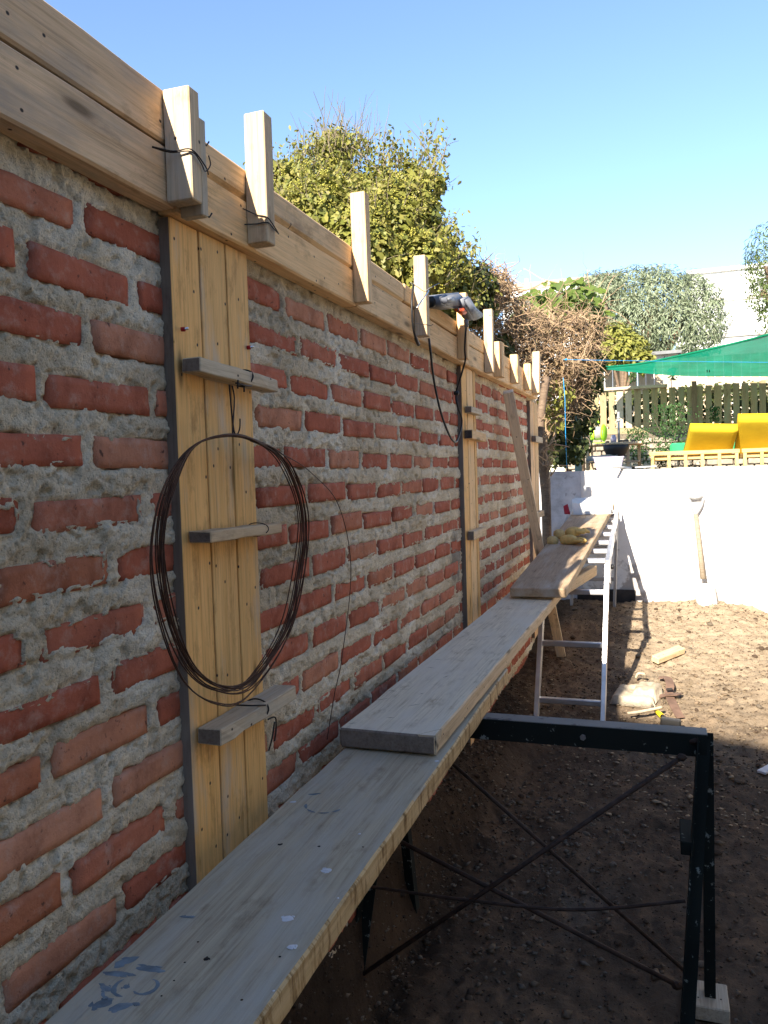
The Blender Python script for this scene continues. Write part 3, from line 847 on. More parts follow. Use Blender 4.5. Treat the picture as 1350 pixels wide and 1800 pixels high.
# ================================================================== WIRE COIL
coil = thing('wire_coil', (.08, 1.33, -.15), 'coil of rusty tie wire hanging on the nearest column shutter', 'wire coil')
qr = random.Random(9)
ctl_px = [(400, 764), (340, 785), (300, 855), (280, 950), (290, 1060), (330, 1165), (385, 1208), (440, 1195), (500, 1105), (525, 1000), (530, 900), (500, 815), (450, 775)]
for i in range(13):
    off = qr.uniform(-9, 9); oy = qr.uniform(-6, 6); big = 1.0+qr.uniform(-.015, .03)
    if i in (3, 8): big = 1.07; oy = 22
    pts = []
    for j, (x, y) in enumerate(ctl_px):
        cx, cy = 405, 985
        tighten = .25 if j in (0, 1, 12) else 1
        X = .062+.012*qr.random()+.012*math.cos(j/len(ctl_px)*6.28+i)
        pts.append(onx(cx+(x-cx)*big+off*tighten+qr.uniform(-3, 3)*tighten, cy+(y-cy)*(1 if tighten < 1 else big)+oy*tighten*.6+qr.uniform(-3, 3)*tighten, X+.018))
    tube('strand', spline(pts, 6, True), .0013, M_WIRE, coil, 5, True)
tube('strand', spline([onx(440, 775, .075), onx(500, 800, .06), onx(548, 832, .04), onx(596, 890, .03), onx(617, 1000, .028), onx(602, 1150, .03), onx(588, 1220, .033), onx(575, 1300, .035)], 8), .0011, M_WIRE, coil, 5)
tube('hanger', spline([onx(408, 678, .075), onx(412, 700, .075), onx(410, 740, .078), onx(409, 766, .082)], 5), .0014, M_TIE, coil, 5)
tube('hanger', spline([onx(403, 676, .075), onx(405, 700, .075), onx(409, 740, .078), onx(414, 766, .084), onx(421, 755, .088), onx(422, 736, .088)], 5), .0014, M_TIE, coil, 5)

# ================================================================== SCAFFOLD PLANKS
def plank(name, a, b, W, T_, label, mats, wob=.0012, warp=0, seed=0, marks=None):
    Mx, L = frame(a, b)
    top = T_/2
    me = boxmesh('plank', L, W, T_, mats, seg=max(8, int(L*12)), wob=wob, bev=.004, seed=seed, warp=warp,
                 facemat=lambda n: 1 if (n.y < -.7) else (2 if abs(n.x) > .7 else 0))
    me.polygons.foreach_set('use_smooth', [False]*len(me.polygons))
    o = link(name, me, None, Mx)
    return tag(o, label, 'plank', 'scaffold planks'), Mx
# local Y of frame() points to -X for a board running along +Y, so n.y<0 is the face turned to the yard
PA, MA = plank('scaffold_plank', (.235, .30, -.6825), (.211, 2.62, -.6825), .256, .045,
               'lowest grey scaffold plank with saw-marked edge and blue-grey ink marks, nearest the camera', [W_PLANKTOP, W_PLANKSIDE, W_GREY], seed=1)
PB, MB_ = plank('scaffold_plank', (.208, 1.745, -.6315), (.232, 4.15, -.6285), .243, .046,
                'middle grey scaffold plank with a chipped corner, lying on the nearest plank', [W_PLANKMID, W_PALE, W_SIDEGREY], seed=2)
PC, MC = plank('scaffold_plank', (.282, 3.71, -.572), (.372, 6.25, -.292), .262, .044,
               'farthest tan scaffold plank half in sun, with the gloves on it', [W_PLANKC, W_PALE, W_PLANKC], seed=3)

def blot(px, py, z, rx, ry, rot, mat, parent, seed, name='paint_mark', cut=None):
    """small irregular film on a horizontal plank face, placed at world height z"""
    v = _ray(px, py); c = _C+v*(z/v[2]); r = random.Random(seed)
    V = [Vector((c[0], c[1], z+.0012))]; n = 14
    for i in range(n):
        a = 2*math.pi*i/n; k = 1+r.uniform(-.16, .16)
        x, y = rx*k*math.cos(a), ry*k*math.sin(a)
        V.append(Vector((c[0]+x*math.cos(rot)-y*math.sin(rot), c[1]+x*math.sin(rot)+y*math.cos(rot), z+.0004)))
    Fc = [(0, i+1, (i+1) % n+1) for i in range(n)]
    for e in range(3 if rx > .0035 else 0):
        o = len(V); ca, r2 = r.uniform(0, 6.28), r.uniform(.22, .5); cx_, cy_ = rx*1.05*math.cos(ca), ry*1.05*math.sin(ca)
        V.append(Vector((c[0]+cx_, c[1]+cy_, z+.0011)))
        for i in range(8):
            a = 2*math.pi*i/8; k = r.uniform(.6, 1.3); x, y = cx_+rx*r2*k*math.cos(a), cy_+ry*r2*k*math.sin(a)
            V.append(Vector((c[0]+x*math.cos(rot)-y*math.sin(rot), c[1]+x*math.sin(rot)+y*math.cos(rot), z+.0003)))
        Fc += [(o, o+i+1, o+(i+1) % 8+1) for i in range(8)]
    return link(name, mesh(name, V, Fc, [mat]), parent)
def arc(px, py, z, r0, r1, a0, a1, mat, parent, seed):
    v = _ray(px, py); c = _C+v*(z/v[2]); r = random.Random(seed); V = []; n = 12
    for i in range(n+1):
        a = a0+(a1-a0)*i/n
        w = math.sin(math.pi*(.08+.84*i/n))
        m_ = (r0+r1)/2; hw = (r1-r0)/2*w*r.uniform(.6, 1.1)
        for q_ in (m_-hw, m_+hw): V.append((c[0]+q_*math.cos(a), c[1]+q_*math.sin(a)*1.0, z+.0008))
    Fc = [(2*i, 2*i+1, 2*i+3, 2*i+2) for i in range(n)]
    return link('ink_mark', mesh('ink_mark', V, Fc, [mat]), parent)
ZA = -.6600
# stamped, half-rubbed ink ring: petals and arcs, no readable characters
for (px, py, rx, ry, rot) in ((222, 1690, .017, .008, .9), (205, 1712, .020, .0055, .2), (262, 1703, .018, .007, .1), (180, 1765, .014, .009, .6), (212, 1770, .013, .008, .5),
                              (186, 1738, .013, .006, -.2), (238, 1765, .006, .0035, .3), (222, 1735, .006, .005, 0)):
    blot(px, py, ZA, rx, ry, rot, M_PAINTBLUE, PA, int(px), 'ink_mark')
arc(228, 1735, ZA, .016, .024, 2.6, 4.9, M_PAINTBLUE, PA, 1)
arc(256, 1735, ZA, .012, .019, -2.2, 1.6, M_PAINTBLUE, PA, 2)
arc(205, 1742, ZA, .014, .020, 3.3, 5.2, M_PAINTBLUE, PA, 3)
for a0, a1 in ((3.3, 3.9), (4.0, 4.6), (4.75, 5.3), (5.45, 5.95)): arc(572, 1415, ZA, .036, .043, a0, a1, M_PAINTBLUE, PA, int(a0*10))
blot(553, 1396, ZA, .014, .004, .4, M_PAINTBLUE, PA, 77, 'ink_mark')
blot(332, 1612, ZA, .010, .003, .3, M_PAINTBLUE, PA, 78, 'ink_mark')
for (px, py, rx, ry) in ((506, 1615, .0095, .0085), (574, 1530, .0095, .007), (632, 1466, .003, .003), (516, 1410, .006, .004), (512, 1665, .006, .006), (768, 1338, .005, .005), (481, 1742, .0018, .0018), (594, 1579, .002, .002)):
    blot(px, py, ZA, rx, ry, .4, M_PAINTWHITE, PA, int(px)+5)
for (px, py, rr_) in ((363, 1686, .0042), (492, 1485, .004), (492, 1682, .002), (306, 1724, .0016), (284, 1751, .0016), (325, 1692, .0016), (425, 1758, .002), (348, 1656, .0018), (561, 1488, .003), (638, 1489, .002)):
    blot(px, py, ZA, rr_, rr_, 0, M_HOLE, PA, int(px)+9, 'knot_hole')
ZBt = -.6080
r_ = random.Random(12)
for (px, py, L_, rot) in ((620, 1272, .012, .6), (711, 1212, .022, .3), (784, 1190, .020, 1.25), (757, 1174, .018, -.2), (671, 1230, .026, .75), (741, 1220, .010, 1.2), (850, 1105, .014, .3), (862, 1098, .02, -.4),
                          (770, 1160, .016, -.1), (728, 1240, .022, .8), (803, 1150, .012, .9), (880, 1065, .02, -.1), (855, 1120, .022, 1.0), (686, 1262, .012, .1), (830, 1134, .016, .8), (644, 1240, .008, .2), (690, 1215, .016, -.1)):
    v = _ray(px, py); c = Vector(_C+v*(ZBt/v[2])); d = Vector((math.cos(rot), math.sin(rot), 0))*L_
    w = Vector((-d.y, d.x, 0)).normalized()*.0013
    link('scratch', mesh('scratch', [c-d+Vector((0, 0, .0012)), c+w+Vector((0, 0, .0012)), c+d+Vector((0, 0, .0012)), c-w+Vector((0, 0, .0012))], [(0, 1, 2, 3)], [M_HOLE]), PB)
# chipped near corner of the middle plank shows as a sloping facet
link('chipped_corner', mesh('chipped_corner', [(.33, 1.7455, -.6075), (.3300, 1.7455, -.655), (.285, 1.7445, -.6078), (.331, 1.80, -.6075)], [(0, 2, 1), (0, 1, 3), (1, 2, 3)], [W_GREY]), PB)

# ================================================================== BRACE
tag(board('timber_brace', onx(893, 688, .07), Vector((.215, 5.12, -1.19)), .045, .055, [W_BRACE, W_GREY], None, (1, .2, 0), seg=10, wob=.0012, seed=4,
          facemat=lambda n: 1 if n.y > .7 else 0), 'long pale timber brace leaning on the brick wall, its foot behind the ladder', 'brace')

# ================================================================== TRESTLE
tr = thing('scaffold_trestle', (.45, 2.23, -1.5), 'dark steel scaffold trestle with crossed rods under the nearest planks', 'trestle')
def angle_iron(name, a, b, w1, w2, t, up, mats, parent, flip=1):
    """L-section: flange along local Z (w1) and along local Y (w2)"""
    Mx, L = frame(a, b, up)
    V = []; prof = [(0, 0), (w2*flip, 0), (w2*flip, t), (t*flip, t), (t*flip, w1), (0, w1)]
    for x in (-L/2, L/2):
        for (y, z) in prof: V.append((x, y, z-w1/2))
    n = 6; Fc = [(i, (i+1) % n, n+(i+1) % n, n+i) for i in range(n)]+[tuple(range(n))[::-1], tuple(range(n, 2*n))]
    me = mesh(name, V, Fc, mats)
    bm = bmesh.new(); bm.from_mesh(me); bmesh.ops.recalc_face_normals(bm, faces=bm.faces); bm.to_mesh(me); bm.free()
    return link(name, me, parent, Mx)
# top beam: angle with a dusty upper flange and a dark hanging web
be = box('top_beam', (-.10, 2.205, -.7095), (.938, 2.262, -.7055), M_STEELTOP, tr, 'x', bev=.0005)
box('beam_web', (-.10, 2.200, -.765), (.936, 2.2045, -.7065), M_STEEL, tr, 'x', bev=.0005)
angle_iron('leg', (.912, 2.196, -.712), (.846, 1.94, -1.50), .044, .034, .004, (0, -1, 0), [M_STEEL], tr)
angle_iron('leg', (.926, 2.255, -.712), (.924, 2.248, -1.434), .034, .028, .004, (0, 1, 0), [M_STEEL], tr, -1)
angle_iron('leg', (.050, 2.196, -.712), (-.03+.02, 1.93, -1.50), .044, .034, .004, (0, -1, 0), [M_STEEL], tr)
angle_iron('leg', (.055, 2.27, -.712), (.062, 2.43, -1.50), .034, .028, .004, (0, 1, 0), [M_STEEL], tr)
tube('cross_rod', [(.872, 2.15, -.752), (-.02, 1.975, -1.42)], .0065, M_REBAR, tr, 7)
tube('cross_rod', [(.045, 2.275, -.725), (.885, 2.30, -1.42)], .0058, M_REBAR, tr, 7)
tube('cross_rod', [(.04, 2.11, -1.025), (.853, 2.09, -1.325)], .0065, M_REBAR, tr, 7)
tube('cross_rod', spline([(.0, 2.05, -1.165), (.3, 2.055, -1.165), (.6, 2.06, -1.15), (.875, 2.07, -1.09)], 6), .0045, M_REBAR, tr, 7)
angle_iron('side_rail', (.045, 2.08, -1.03), (.04, 2.36, -1.03), .03, .03, .004, (0, 0, 1), [M_STEELTOP], tr)
box('stub_tube', (.866, 2.095, -.985), (.898, 2.235, -.950), M_STEEL, tr, 'y', bev=.002)
for (x_, y_, z_) in ((.872, 2.15, -.752), (-.02, 1.975, -1.42), (.045, 2.275, -.725), (.885, 2.30, -1.42), (.04, 2.11, -1.025), (.853, 2.09, -1.325), (.905, 2.205, -.725), (.928, 2.25, -.725)):
    bm = bmesh.new(); bmesh.ops.create_icosphere(bm, subdivisions=2, radius=.011)
    for v_ in bm.verts: v_.co *= 1+.35*(random.random()-.4)
    me = bpy.data.meshes.new('weld'); bm.to_mesh(me); bm.free(); me.materials.append(M_REBAR)
    link('weld', me, tr, T(x_, y_, z_) @ Matrix.Diagonal((1.2, 1, .9, 1)))
for (x_, z_) in ((.30, -.735), (.62, -.735)):
    tube('bolt', [(x_, 2.198, z_), (x_, 2.190, z_)], .008, M_STEELTOP, tr, 6, False, False)
# wood packer under the rear foot
tag(box('wood_packer', (.872, 2.19, -1.475), (.985, 2.305, -1.435), W_GREY, None, 'y', bev=.003, seg=3, wob=.001), 'small grey timber offcut under the far right foot of the trestle', 'wood block')

# ================================================================== LADDER (folded as a platform)
ld = thing('folding_ladder', (.37, 4.1, -1.34), 'folding aluminium ladder set up as a platform under the farthest plank', 'ladder')
def rail(a, b, w=.024, d=.056, m=M_ALU, up=(0, 1, 0), nm='rail'):
    return board(nm, a, b, w, d, m, ld, up, bev=.002)
HR = Vector((.556, 4.40, -.520)); HL = Vector((.222, 4.40, -.520))
TR_ = Vector((.520, 6.20, -.345)); TL_ = Vector((.186, 6.20, -.345))
rail((.537, 4.10, -1.345), HR); rail((.200, 4.10, -1.345), HL)
rail(HR, TR_, up=(0, 0, 1)); rail(HL, TL_, up=(0, 0, 1))
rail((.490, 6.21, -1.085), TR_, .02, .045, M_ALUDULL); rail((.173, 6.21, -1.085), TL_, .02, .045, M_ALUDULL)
def rung(f, A, B, C, D, m=M_ALU, nm='rung'):
    a = Vector(A).lerp(Vector(B), f); b = Vector(C).lerp(Vector(D), f)
    return board(nm, a, b, .030, .028, m, ld, (0, 0, 1), bev=.004)
for z in (-1.205, -.925, -.66):
    f = (z+1.345)/(.825)
    rung(f, (.200, 4.10, -1.345), HL, (.537, 4.10, -1.345), HR)
for f in (.06, .21, .36, .52, .67, .82, .96): rung(f, HL, TL_, HR, TR_)
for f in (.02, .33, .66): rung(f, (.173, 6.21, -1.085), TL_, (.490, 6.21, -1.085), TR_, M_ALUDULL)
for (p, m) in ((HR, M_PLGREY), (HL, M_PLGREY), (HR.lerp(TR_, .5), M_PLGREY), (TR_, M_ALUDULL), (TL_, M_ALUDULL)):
    board('hinge_plate', p+Vector((.014, -.03, -.012)), p+Vector((.014, .10, .004)), .010, .075, m, ld, (0, 0, 1), bev=.004)
board('hinge_sleeve', HR+Vector((.001, -.014, -.10)), HR+Vector((.001, .0, -.03)), .032, .064, M_PLGREY, ld, (0, 1, 0), bev=.004)
lathe('hinge_knob', [(.0, 0), (.013, 0), (.013, .012), (.009, .016), (0, .016)], M_BLACK, ld, T(HR.x+.018, HR.y+.01, HR.z-.01) @ Matrix.Rotation(math.pi/2, 4, 'Y'), 12)

# ================================================================== WHITE RETAINING WALL
ww = thing('white_wall', (2.2, 6.5, -1.1), 'white rendered retaining wall across the far end of the yard', 'wall')
def relief(name, x0, x1, z0, z1, Y, mat, amp, step, seed, parent):
    xs = np.arange(x0, x1+step, step); zs_ = np.append(np.arange(z0, z1, step), z1)
    X, Z = np.meshgrid(xs, zs_)
    Yv = Y+amp*fbm(X*6, Z*6, 4, seed)+amp*.5*fbm(X*22, Z*22, 3, seed+3)
    Ztop = Z.copy(); Ztop[-1] += .006*fbm(X[-1]*9, X[-1]*0, 3, seed+7)
    a, b = len(xs), len(zs_)
    ii = np.arange(a*b).reshape(b, a)
    q_ = np.stack([ii[:-1, :-1], ii[:-1, 1:], ii[1:, 1:], ii[1:, :-1]], -1).reshape(-1, 4)
    return link(name, npmesh(name, np.stack([X, Yv, Ztop], -1).reshape(-1, 3), q_, [mat], True), parent)
relief('render_coat', .232, 5.0, -1.5, -.015, 6.395, M_RENDER, .008, .02, 71, ww)
g_ = relief('shade_grey_corner', -.20, .234, -1.5, -.013, 6.388, M_SHADEREND, .010, .012, 75, ww); g_['label'] = 'grey corner with the creeper shade put into its colour'  # creeper's shade on the wall, painted as a grey corner
box('wall_body', (-.20, 6.41, -1.6), (5.0, 6.63, -.018), M_WHITEPAINT, ww, 'x', bev=0)
box('dark_foot_band', (.20, 6.372, -1.3), (.64, 6.386, -.945), M_DARKBAND, ww, 'x', bev=.003, seg=8, wob=.004)  # dark strip along the foot of the white wall
tag(board('packing_timber', (.345, 4.02, -.605), (.452, 4.74, -.592), .05, .058, W_PALE, None, bev=.003, seg=3), 'pale packing timber poking out under the farthest plank near the ladder hinge', 'timber')
# ================================================================== THINGS ON PLANK C
def onplank(u, v_, h=0):  # plank C local: u along, v across(+ toward yard), h above face
    return MC @ Vector((u, -v_, .022+h))
def glove(label, org, ang, mat, flip=1, cuff=M_GLOVEGREY, s=1.0):
    g = thing('work_glove', org, label, 'glove', 'work gloves on the plank')
    Mx = T(*org) @ Matrix.Rotation(ang, 4, 'Z') @ Matrix.Rotation(-.1, 4, 'X') @ Matrix.Diagonal((s, s, s*1.05, 1))
    palm = [(0, 0, .020, .026), (.035, 0, .026, .036), (.075, 0, .027, .037), (.10, 0, .024, .032)]
    ch = [palm]
    for i, (dy, ln, cz) in enumerate(((-.030, .055, .0), (-.010, .066, .012), (.010, .060, .008), (.029, .046, -.004))):
        ch.append([(.10, 0, .024, .032), (.118, dy, .022+cz*.5, .014), (.118+ln*.5, dy*1.15, .024+cz, .0125), (.118+ln, dy*1.2, .014+cz*.3, .010)])
    ch.append([(.035, 0, .026, .036), (.055, .042*flip, .024, .016), (.080, .066*flip, .020, .0145), (.105, .074*flip, .015, .012)])
    blob('glove_hand', ch, mat, g, Mx, 2)
    blob('cuff', [[(-.085, 0, .016, .036), (-.045, 0, .017, .034), (-.004, 0, .019, .029)]], cuff, g, Mx, 1)
    return g
p1 = onplank(-.16, .045); p2 = onplank(-.20, .045)
glove('mustard yellow work glove lying uppermost of the pair on the farthest plank', MC @ Vector((-.10, .040, .040)), .75, M_GLOVE, -1, s=.92)
glove('yellow work glove with greyish back, nearer of the pair on the farthest plank', MC @ Vector((-.24, .055, .022)), -.25, M_GLOVE, 1, s=.92)

sack = thing('cement_sack', MC @ Vector((.80, 0, .022)), 'folded white paper sack with a dark red flap at the far plank end', 'sack')
def pillow(name, L, W, H, M, mat, parent, seed, n=18, crumple=.10, ex=10):
    u = np.linspace(-1, 1, n); U_, W_ = np.meshgrid(u, u)
    prof = ((1-U_**ex)*(1-W_**ex))**.5
    V = []; 
    top = H*prof*(1+crumple*2.5*fbm(U_*2.2+seed, W_*2.2, 4, seed)); bot = -.0*prof+.002
    X = U_*L/2*(1-.04*W_**2)+crumple*.10*L*fbm(W_*3+seed, U_*0+3, 3, seed+2); Y = W_*W/2*(1-.03*U_**2)+crumple*.1*W*fbm(U_*3+seed, W_*0, 3, seed+5)
    A = np.stack([X, Y, np.maximum(top, .003)], -1).reshape(-1, 3); B = np.stack([X, Y, np.full_like(X, .001)], -1).reshape(-1, 3)
    ii = np.arange(n*n).reshape(n, n); q_ = np.stack([ii[:-1, :-1], ii[:-1, 1:], ii[1:, 1:], ii[1:, :-1]], -1).reshape(-1, 4)
    loop = list(ii[0, :])+list(ii[1:, -1])+list(ii[-1, -2::-1])+list(ii[-2:0:-1, 0]); m = len(loop)
    side = [(loop[i], loop[i]+n*n, loop[(i+1) % m]+n*n, loop[(i+1) % m]) for i in range(m)]
    F_ = [tuple(int(t) for t in f) for f in q_.tolist()]+[tuple(int(t)+n*n for t in f[::-1]) for f in q_.tolist()]+[tuple(int(t) for t in f[::-1]) for f in side]
    return link(name, mesh(name, np.vstack([A, B]), F_, [mat], True), parent, M)
pillow('sack_body', .28, .29, .082, MC @ T(.92, -.005, .023) @ Matrix.Rotation(.12, 4, 'Z'), M_PAPER, sack, 3, 40, .10, 60)
fl = [MC @ Vector((x, y, z)) for x, y, z in ((.80, .135, .024), (.80, .175, .026), (.80, .18, .085), (.80, .150, .10), (.78, .14, .07), (.79, .135, .045))]
link('red_flap', mesh('red_flap', fl+[p+Vector((0, .012, 0)) for p in fl], [(0, 1, 2, 3, 4, 5), (11, 10, 9, 8, 7, 6)]+[(i, (i+1) % 6, 6+(i+1) % 6, 6+i) for i in range(6)], [M_REDPAPER]), sack)

# ================================================================== POWER DRILL + CABLE
dr = thing('power_drill', (.02, 3.1, .66), 'grey corded power drill with orange trigger lying on the top boards', 'drill')
def dpt(px, py, X): return onx(px, py, X)
DX = .085
def extr(name, poly, x0, x1, mat, parent, bev=.006):
    """polygon given in pixels on the plane X=DX, thickened along X"""
    pts = [onx(px, py, DX) for px, py in poly]
    bm = bmesh.new()
    A = [bm.verts.new((x0, p.y, p.z)) for p in pts]; B = [bm.verts.new((x1, p.y, p.z)) for p in pts]
    n = len(pts)
    bm.faces.new(A); bm.faces.new(B[::-1])
    for i in range(n): bm.faces.new((A[i], B[i], B[(i+1) % n], A[(i+1) % n]))
    bmesh.ops.recalc_face_normals(bm, faces=bm.faces)
    bmesh.ops.bevel(bm, geom=[e for e in bm.edges if abs(e.verts[0].co.x-e.verts[1].co.x) < 1e-6], offset=bev, segments=3, affect='EDGES')
    me = bpy.data.meshes.new(name); bm.to_mesh(me); bm.free(); me.materials.append(mat)
    me.polygons.foreach_set('use_smooth', [True]*len(me.polygons))
    return link(name, me, parent)
extr('motor_body', [(760, 523), (775, 517), (794, 515), (800, 521), (800, 538), (792, 543), (774, 541), (762, 537)], .035, .118, M_TOOLGREY, dr)
extr('handle', [(792, 528), (801, 523), (812, 540), (826, 552), (828, 559), (815, 565), (809, 563), (795, 543)], .097, .142, M_TOOLGREY, dr)
extr('trigger', [(786, 545), (795, 543), (801, 551), (799, 555)], .106, .132, M_ORANGE, dr, .003)
extr('label_plate', [(769, 525), (782, 523), (783, 531), (771, 533)], .1178, .1205, M_TOOLLIGHT, dr, .001)
tube('chuck', [onx(761, 530, .076), onx(755, 531, .076)], .020, M_BLACK, dr, 12)
lathe('screw', [(0, 0), (.006, 0), (.006, .003), (0, .003)], M_BLACK, dr, T(.1415, onx(805, 544, .14).y, onx(805, 544, .14).z) @ Matrix.Rotation(math.pi/2, 4, 'Y'), 10)
tube('cable_sleeve', [onx(819, 562, .118), onx(820, 574, .116)], .009, M_CABLEG, dr, 8)
tube('cable', spline([onx(820, 572, .116), onx(818, 590, .112), onx(817, 615, .104), onx(818, 632, .10), onx(812, 655, .08), onx(802, 690, .05), onx(804, 712, .055), onx(812, 740, .06), onx(806, 768, .06), onx(800, 777, .06),
                      onx(790, 765, .055), onx(775, 725, .05), onx(763, 670, .05), onx(757, 620, .06), onx(754, 595, .055)], 6), .0042, M_BLACK, dr, 6)
lathe('cable_knot', [(0, -.010), (.010, -.007), (.012, 0), (.010, .007), (0, .010)], M_BLACK, dr, T(*onx(802, 691, .053)), 10)

# ================================================================== THINGS ON THE EARTH
def gpt(px, py, h=0.0):
    v = _ray(px, py); t = 1.0
    for _ in range(40):
        p = _C+v*t; t = t*((float(zg(p[0], p[1]))+.012+h)/p[2]) if p[2] < 0 else t*1.5
    p = _C+v*t; return Vector(p)
# wood block
a = gpt(1151, 1160, .02); b = gpt(1198, 1141, .025)
tag(board('timber_offcut', a, b, .055, .038, W_PALE, None, (.15, -.2, 1), bev=.003, seg=2), 'short sunlit timber offcut lying on the bare earth', 'wood block')
# tool pouch
tp = thing('tool_pouch', gpt(1120, 1235), 'canvas tool pouch lying flat on the earth, half in shade', 'tool pouch')
c = gpt(1122, 1228)
pillow('pouch_body', .30, .24, .055, T(c.x-.01, c.y+.02, c.z-.01) @ Matrix.Rotation(1.42, 4, 'Z'), M_CANVAS, tp, 14, 20, .16)
c2 = gpt(1140, 1222)
pillow('pouch_pocket', .24, .13, .068, T(c2.x-.005, c2.y-.04, c2.z-.005) @ Matrix.Rotation(1.38, 4, 'Z'), M_CANVAS, tp, 17, 18, .10)
tube('pouch_hem', spline([gpt(1103, 1254, .045), gpt(1125, 1251, .055), gpt(1164, 1243, .06)], 6), .008, M_CANVAS, tp, 7)
tube('belt_loop', spline([gpt(1118, 1191, .02), gpt(1122, 1184, .05), gpt(1132, 1185, .05), gpt(1134, 1191, .02)], 6), .008, M_CANVAS, tp, 6)
def ribbon(name, pts, w, mat, parent, th=.004, upv=(0, 0, 1)):
    P = spline(pts, 6); V = []; Fc = []
    for i, p in enumerate(P):
        t = (P[min(i+1, len(P)-1)]-P[max(i-1, 0)]).normalized(); s = t.cross(Vector(upv)).normalized()*w/2; u = Vector((0, 0, th))
        V += [p-s, p+s, p+s+u, p-s+u]
    n = len(P)
    for i in range(n-1):
        for j in range(4): Fc.append((4*i+j, 4*i+(j+1) % 4, 4*i+4+(j+1) % 4, 4*i+4+j))
    Fc += [(3, 2, 1, 0), tuple(4*(n-1)+j for j in range(4))]
    return link(name, mesh(name, V, Fc, [mat], False), parent)
sb = thing('leather_belt', gpt(1180, 1220), 'brown leather tool belt strap curled beside the canvas pouch', 'belt')
ribbon('strap', [gpt(1158, 1192, .012), gpt(1172, 1192, .02), gpt(1178, 1205, .03), gpt(1176, 1220, .012), gpt(1184, 1240, .02), gpt(1193, 1257, .008), gpt(1197, 1262, .004)], .045, M_LEATHER, sb)
ribbon('strap', [gpt(1158, 1225, .015), gpt(1170, 1222, .02), gpt(1186, 1221, .03), gpt(1194, 1219, .01)], .040, M_LEATHER, sb)
board('buckle', gpt(1171, 1212, .04), gpt(1182, 1211, .045), .03, .008, M_TIE, sb, bev=.002)
hm = thing('hammer', gpt(1170, 1265), 'hammer with a yellow and grey handle lying beside the canvas pouch', 'hammer')
ha, hb_, hc = gpt(1154, 1250, .03), gpt(1164, 1259, .035), gpt(1180, 1273, .06)
tube('grip', [ha, hb_], .013, M_YELLOW, hm, 8)
tube('handle', [hb_, hc], [.012, .010], M_TIE, hm, 8)
board('hammer_head', hc+Vector((-.05, .005, .008)), hc+Vector((.045, -.005, .004)), .036, .046, M_HAMMER, hm, bev=.006)
# white scrap at the right edge and a few big bits
tag(board('plaster_scrap', gpt(1338, 1358), gpt(1362, 1345), .04, .012, M_PAINTWHITE, None, bev=.002), 'white scrap of plasterboard on the dark earth at the right edge', 'scrap')
# shovel against the white wall
sv = thing('shovel', ony(1238, 1030, 6.28), 'D-handled shovel leaning on the white wall', 'shovel')
s0, s1, s2 = ony(1223, 905, 6.345), ony(1236, 1018, 6.26), ony(1240, 1030, 6.25)
tube('shaft', [s0, s0.lerp(s1, .5), s1], [.017, .018, .021], W_DARKSHAFT, sv, 10)
gL, gR = ony(1211, 876, 6.36), ony(1236, 874, 6.36)
tube('grip', [gL, gR], .013, M_ALUDULL, sv, 8)
tube('grip_yoke', spline([gL, gL.lerp(s0, .45)+Vector((.0, 0, 0)), s0], 5), .010, M_ALUDULL, sv, 8)
tube('grip_yoke', spline([gR, gR.lerp(s0, .45)+Vector((.012, 0, 0)), s0], 5), .010, M_ALUDULL, sv, 8)
bl = []
for i in range(6):
    for j in range(5):
        f, g2 = i/5, j/4-.5
        bl.append(s1.lerp(s1+Vector((.045, -.03, -.26)), f)+Vector((0, 0, -.03))+Vector((g2*.15*(1-.25*f**3), .045*(g2*2)**2-.02, 0)))
me = mesh('blade', bl, [(5*i+j, 5*i+j+1, 5*i+j+6, 5*i+j+5) for i in range(5) for j in range(4)], [M_WHITEPAINT], True)
bo = link('blade', me, sv); so_ = bo.modifiers.new('thickness', 'SOLIDIFY'); so_.thickness = .004

# ================================================================== TERRACE
def pxbox(name, x0, y0, x1, y1, Y, depth, mat, parent=None, **kw):
    a = ony(x0, y1, Y); b = ony(x1, y0, Y)
    return box(name, (a.x, Y, a.z), (b.x, Y+depth, b.z), mat, parent, 'x', **kw)
# plastic tub on the wall top
tub = thing('plastic_tub', (.52, 6.50, -.012), 'pale lilac plastic tub on top of the white wall', 'tub')
pa, pb = ony(1043, 804, 6.5), ony(1097, 804, 6.5); w = pb.x-pa.x; ht = .095
V = []
for (s, z) in ((.76, 0), (.96, ht), (1.0, ht), (1.0, ht+.008), (.93, ht+.008), (.92, ht), (.73, .008)):
    for (sx, sy) in ((-1, -1), (1, -1), (1, 1), (-1, 1)): V.append(((pa.x+pb.x)/2+sx*w/2*s, 6.53+sy*.08*s, -.012+z))
Fc = [(4*k+i, 4*k+(i+1) % 4, 4*k+4+(i+1) % 4, 4*k+4+i) for k in range(6) for i in range(4)]+[(3, 2, 1, 0), (24, 25, 26, 27)]
link('tub_shell', mesh('tub_shell', V, Fc, [M_TUB]), tub)
tag(tube('metal_rod', [(.615, 6.52, -.004), (.50, 6.24, .010)], .010, M_STICK, None, 8), 'grey rod sticking out over the edge of the white wall below the tub', 'rod')

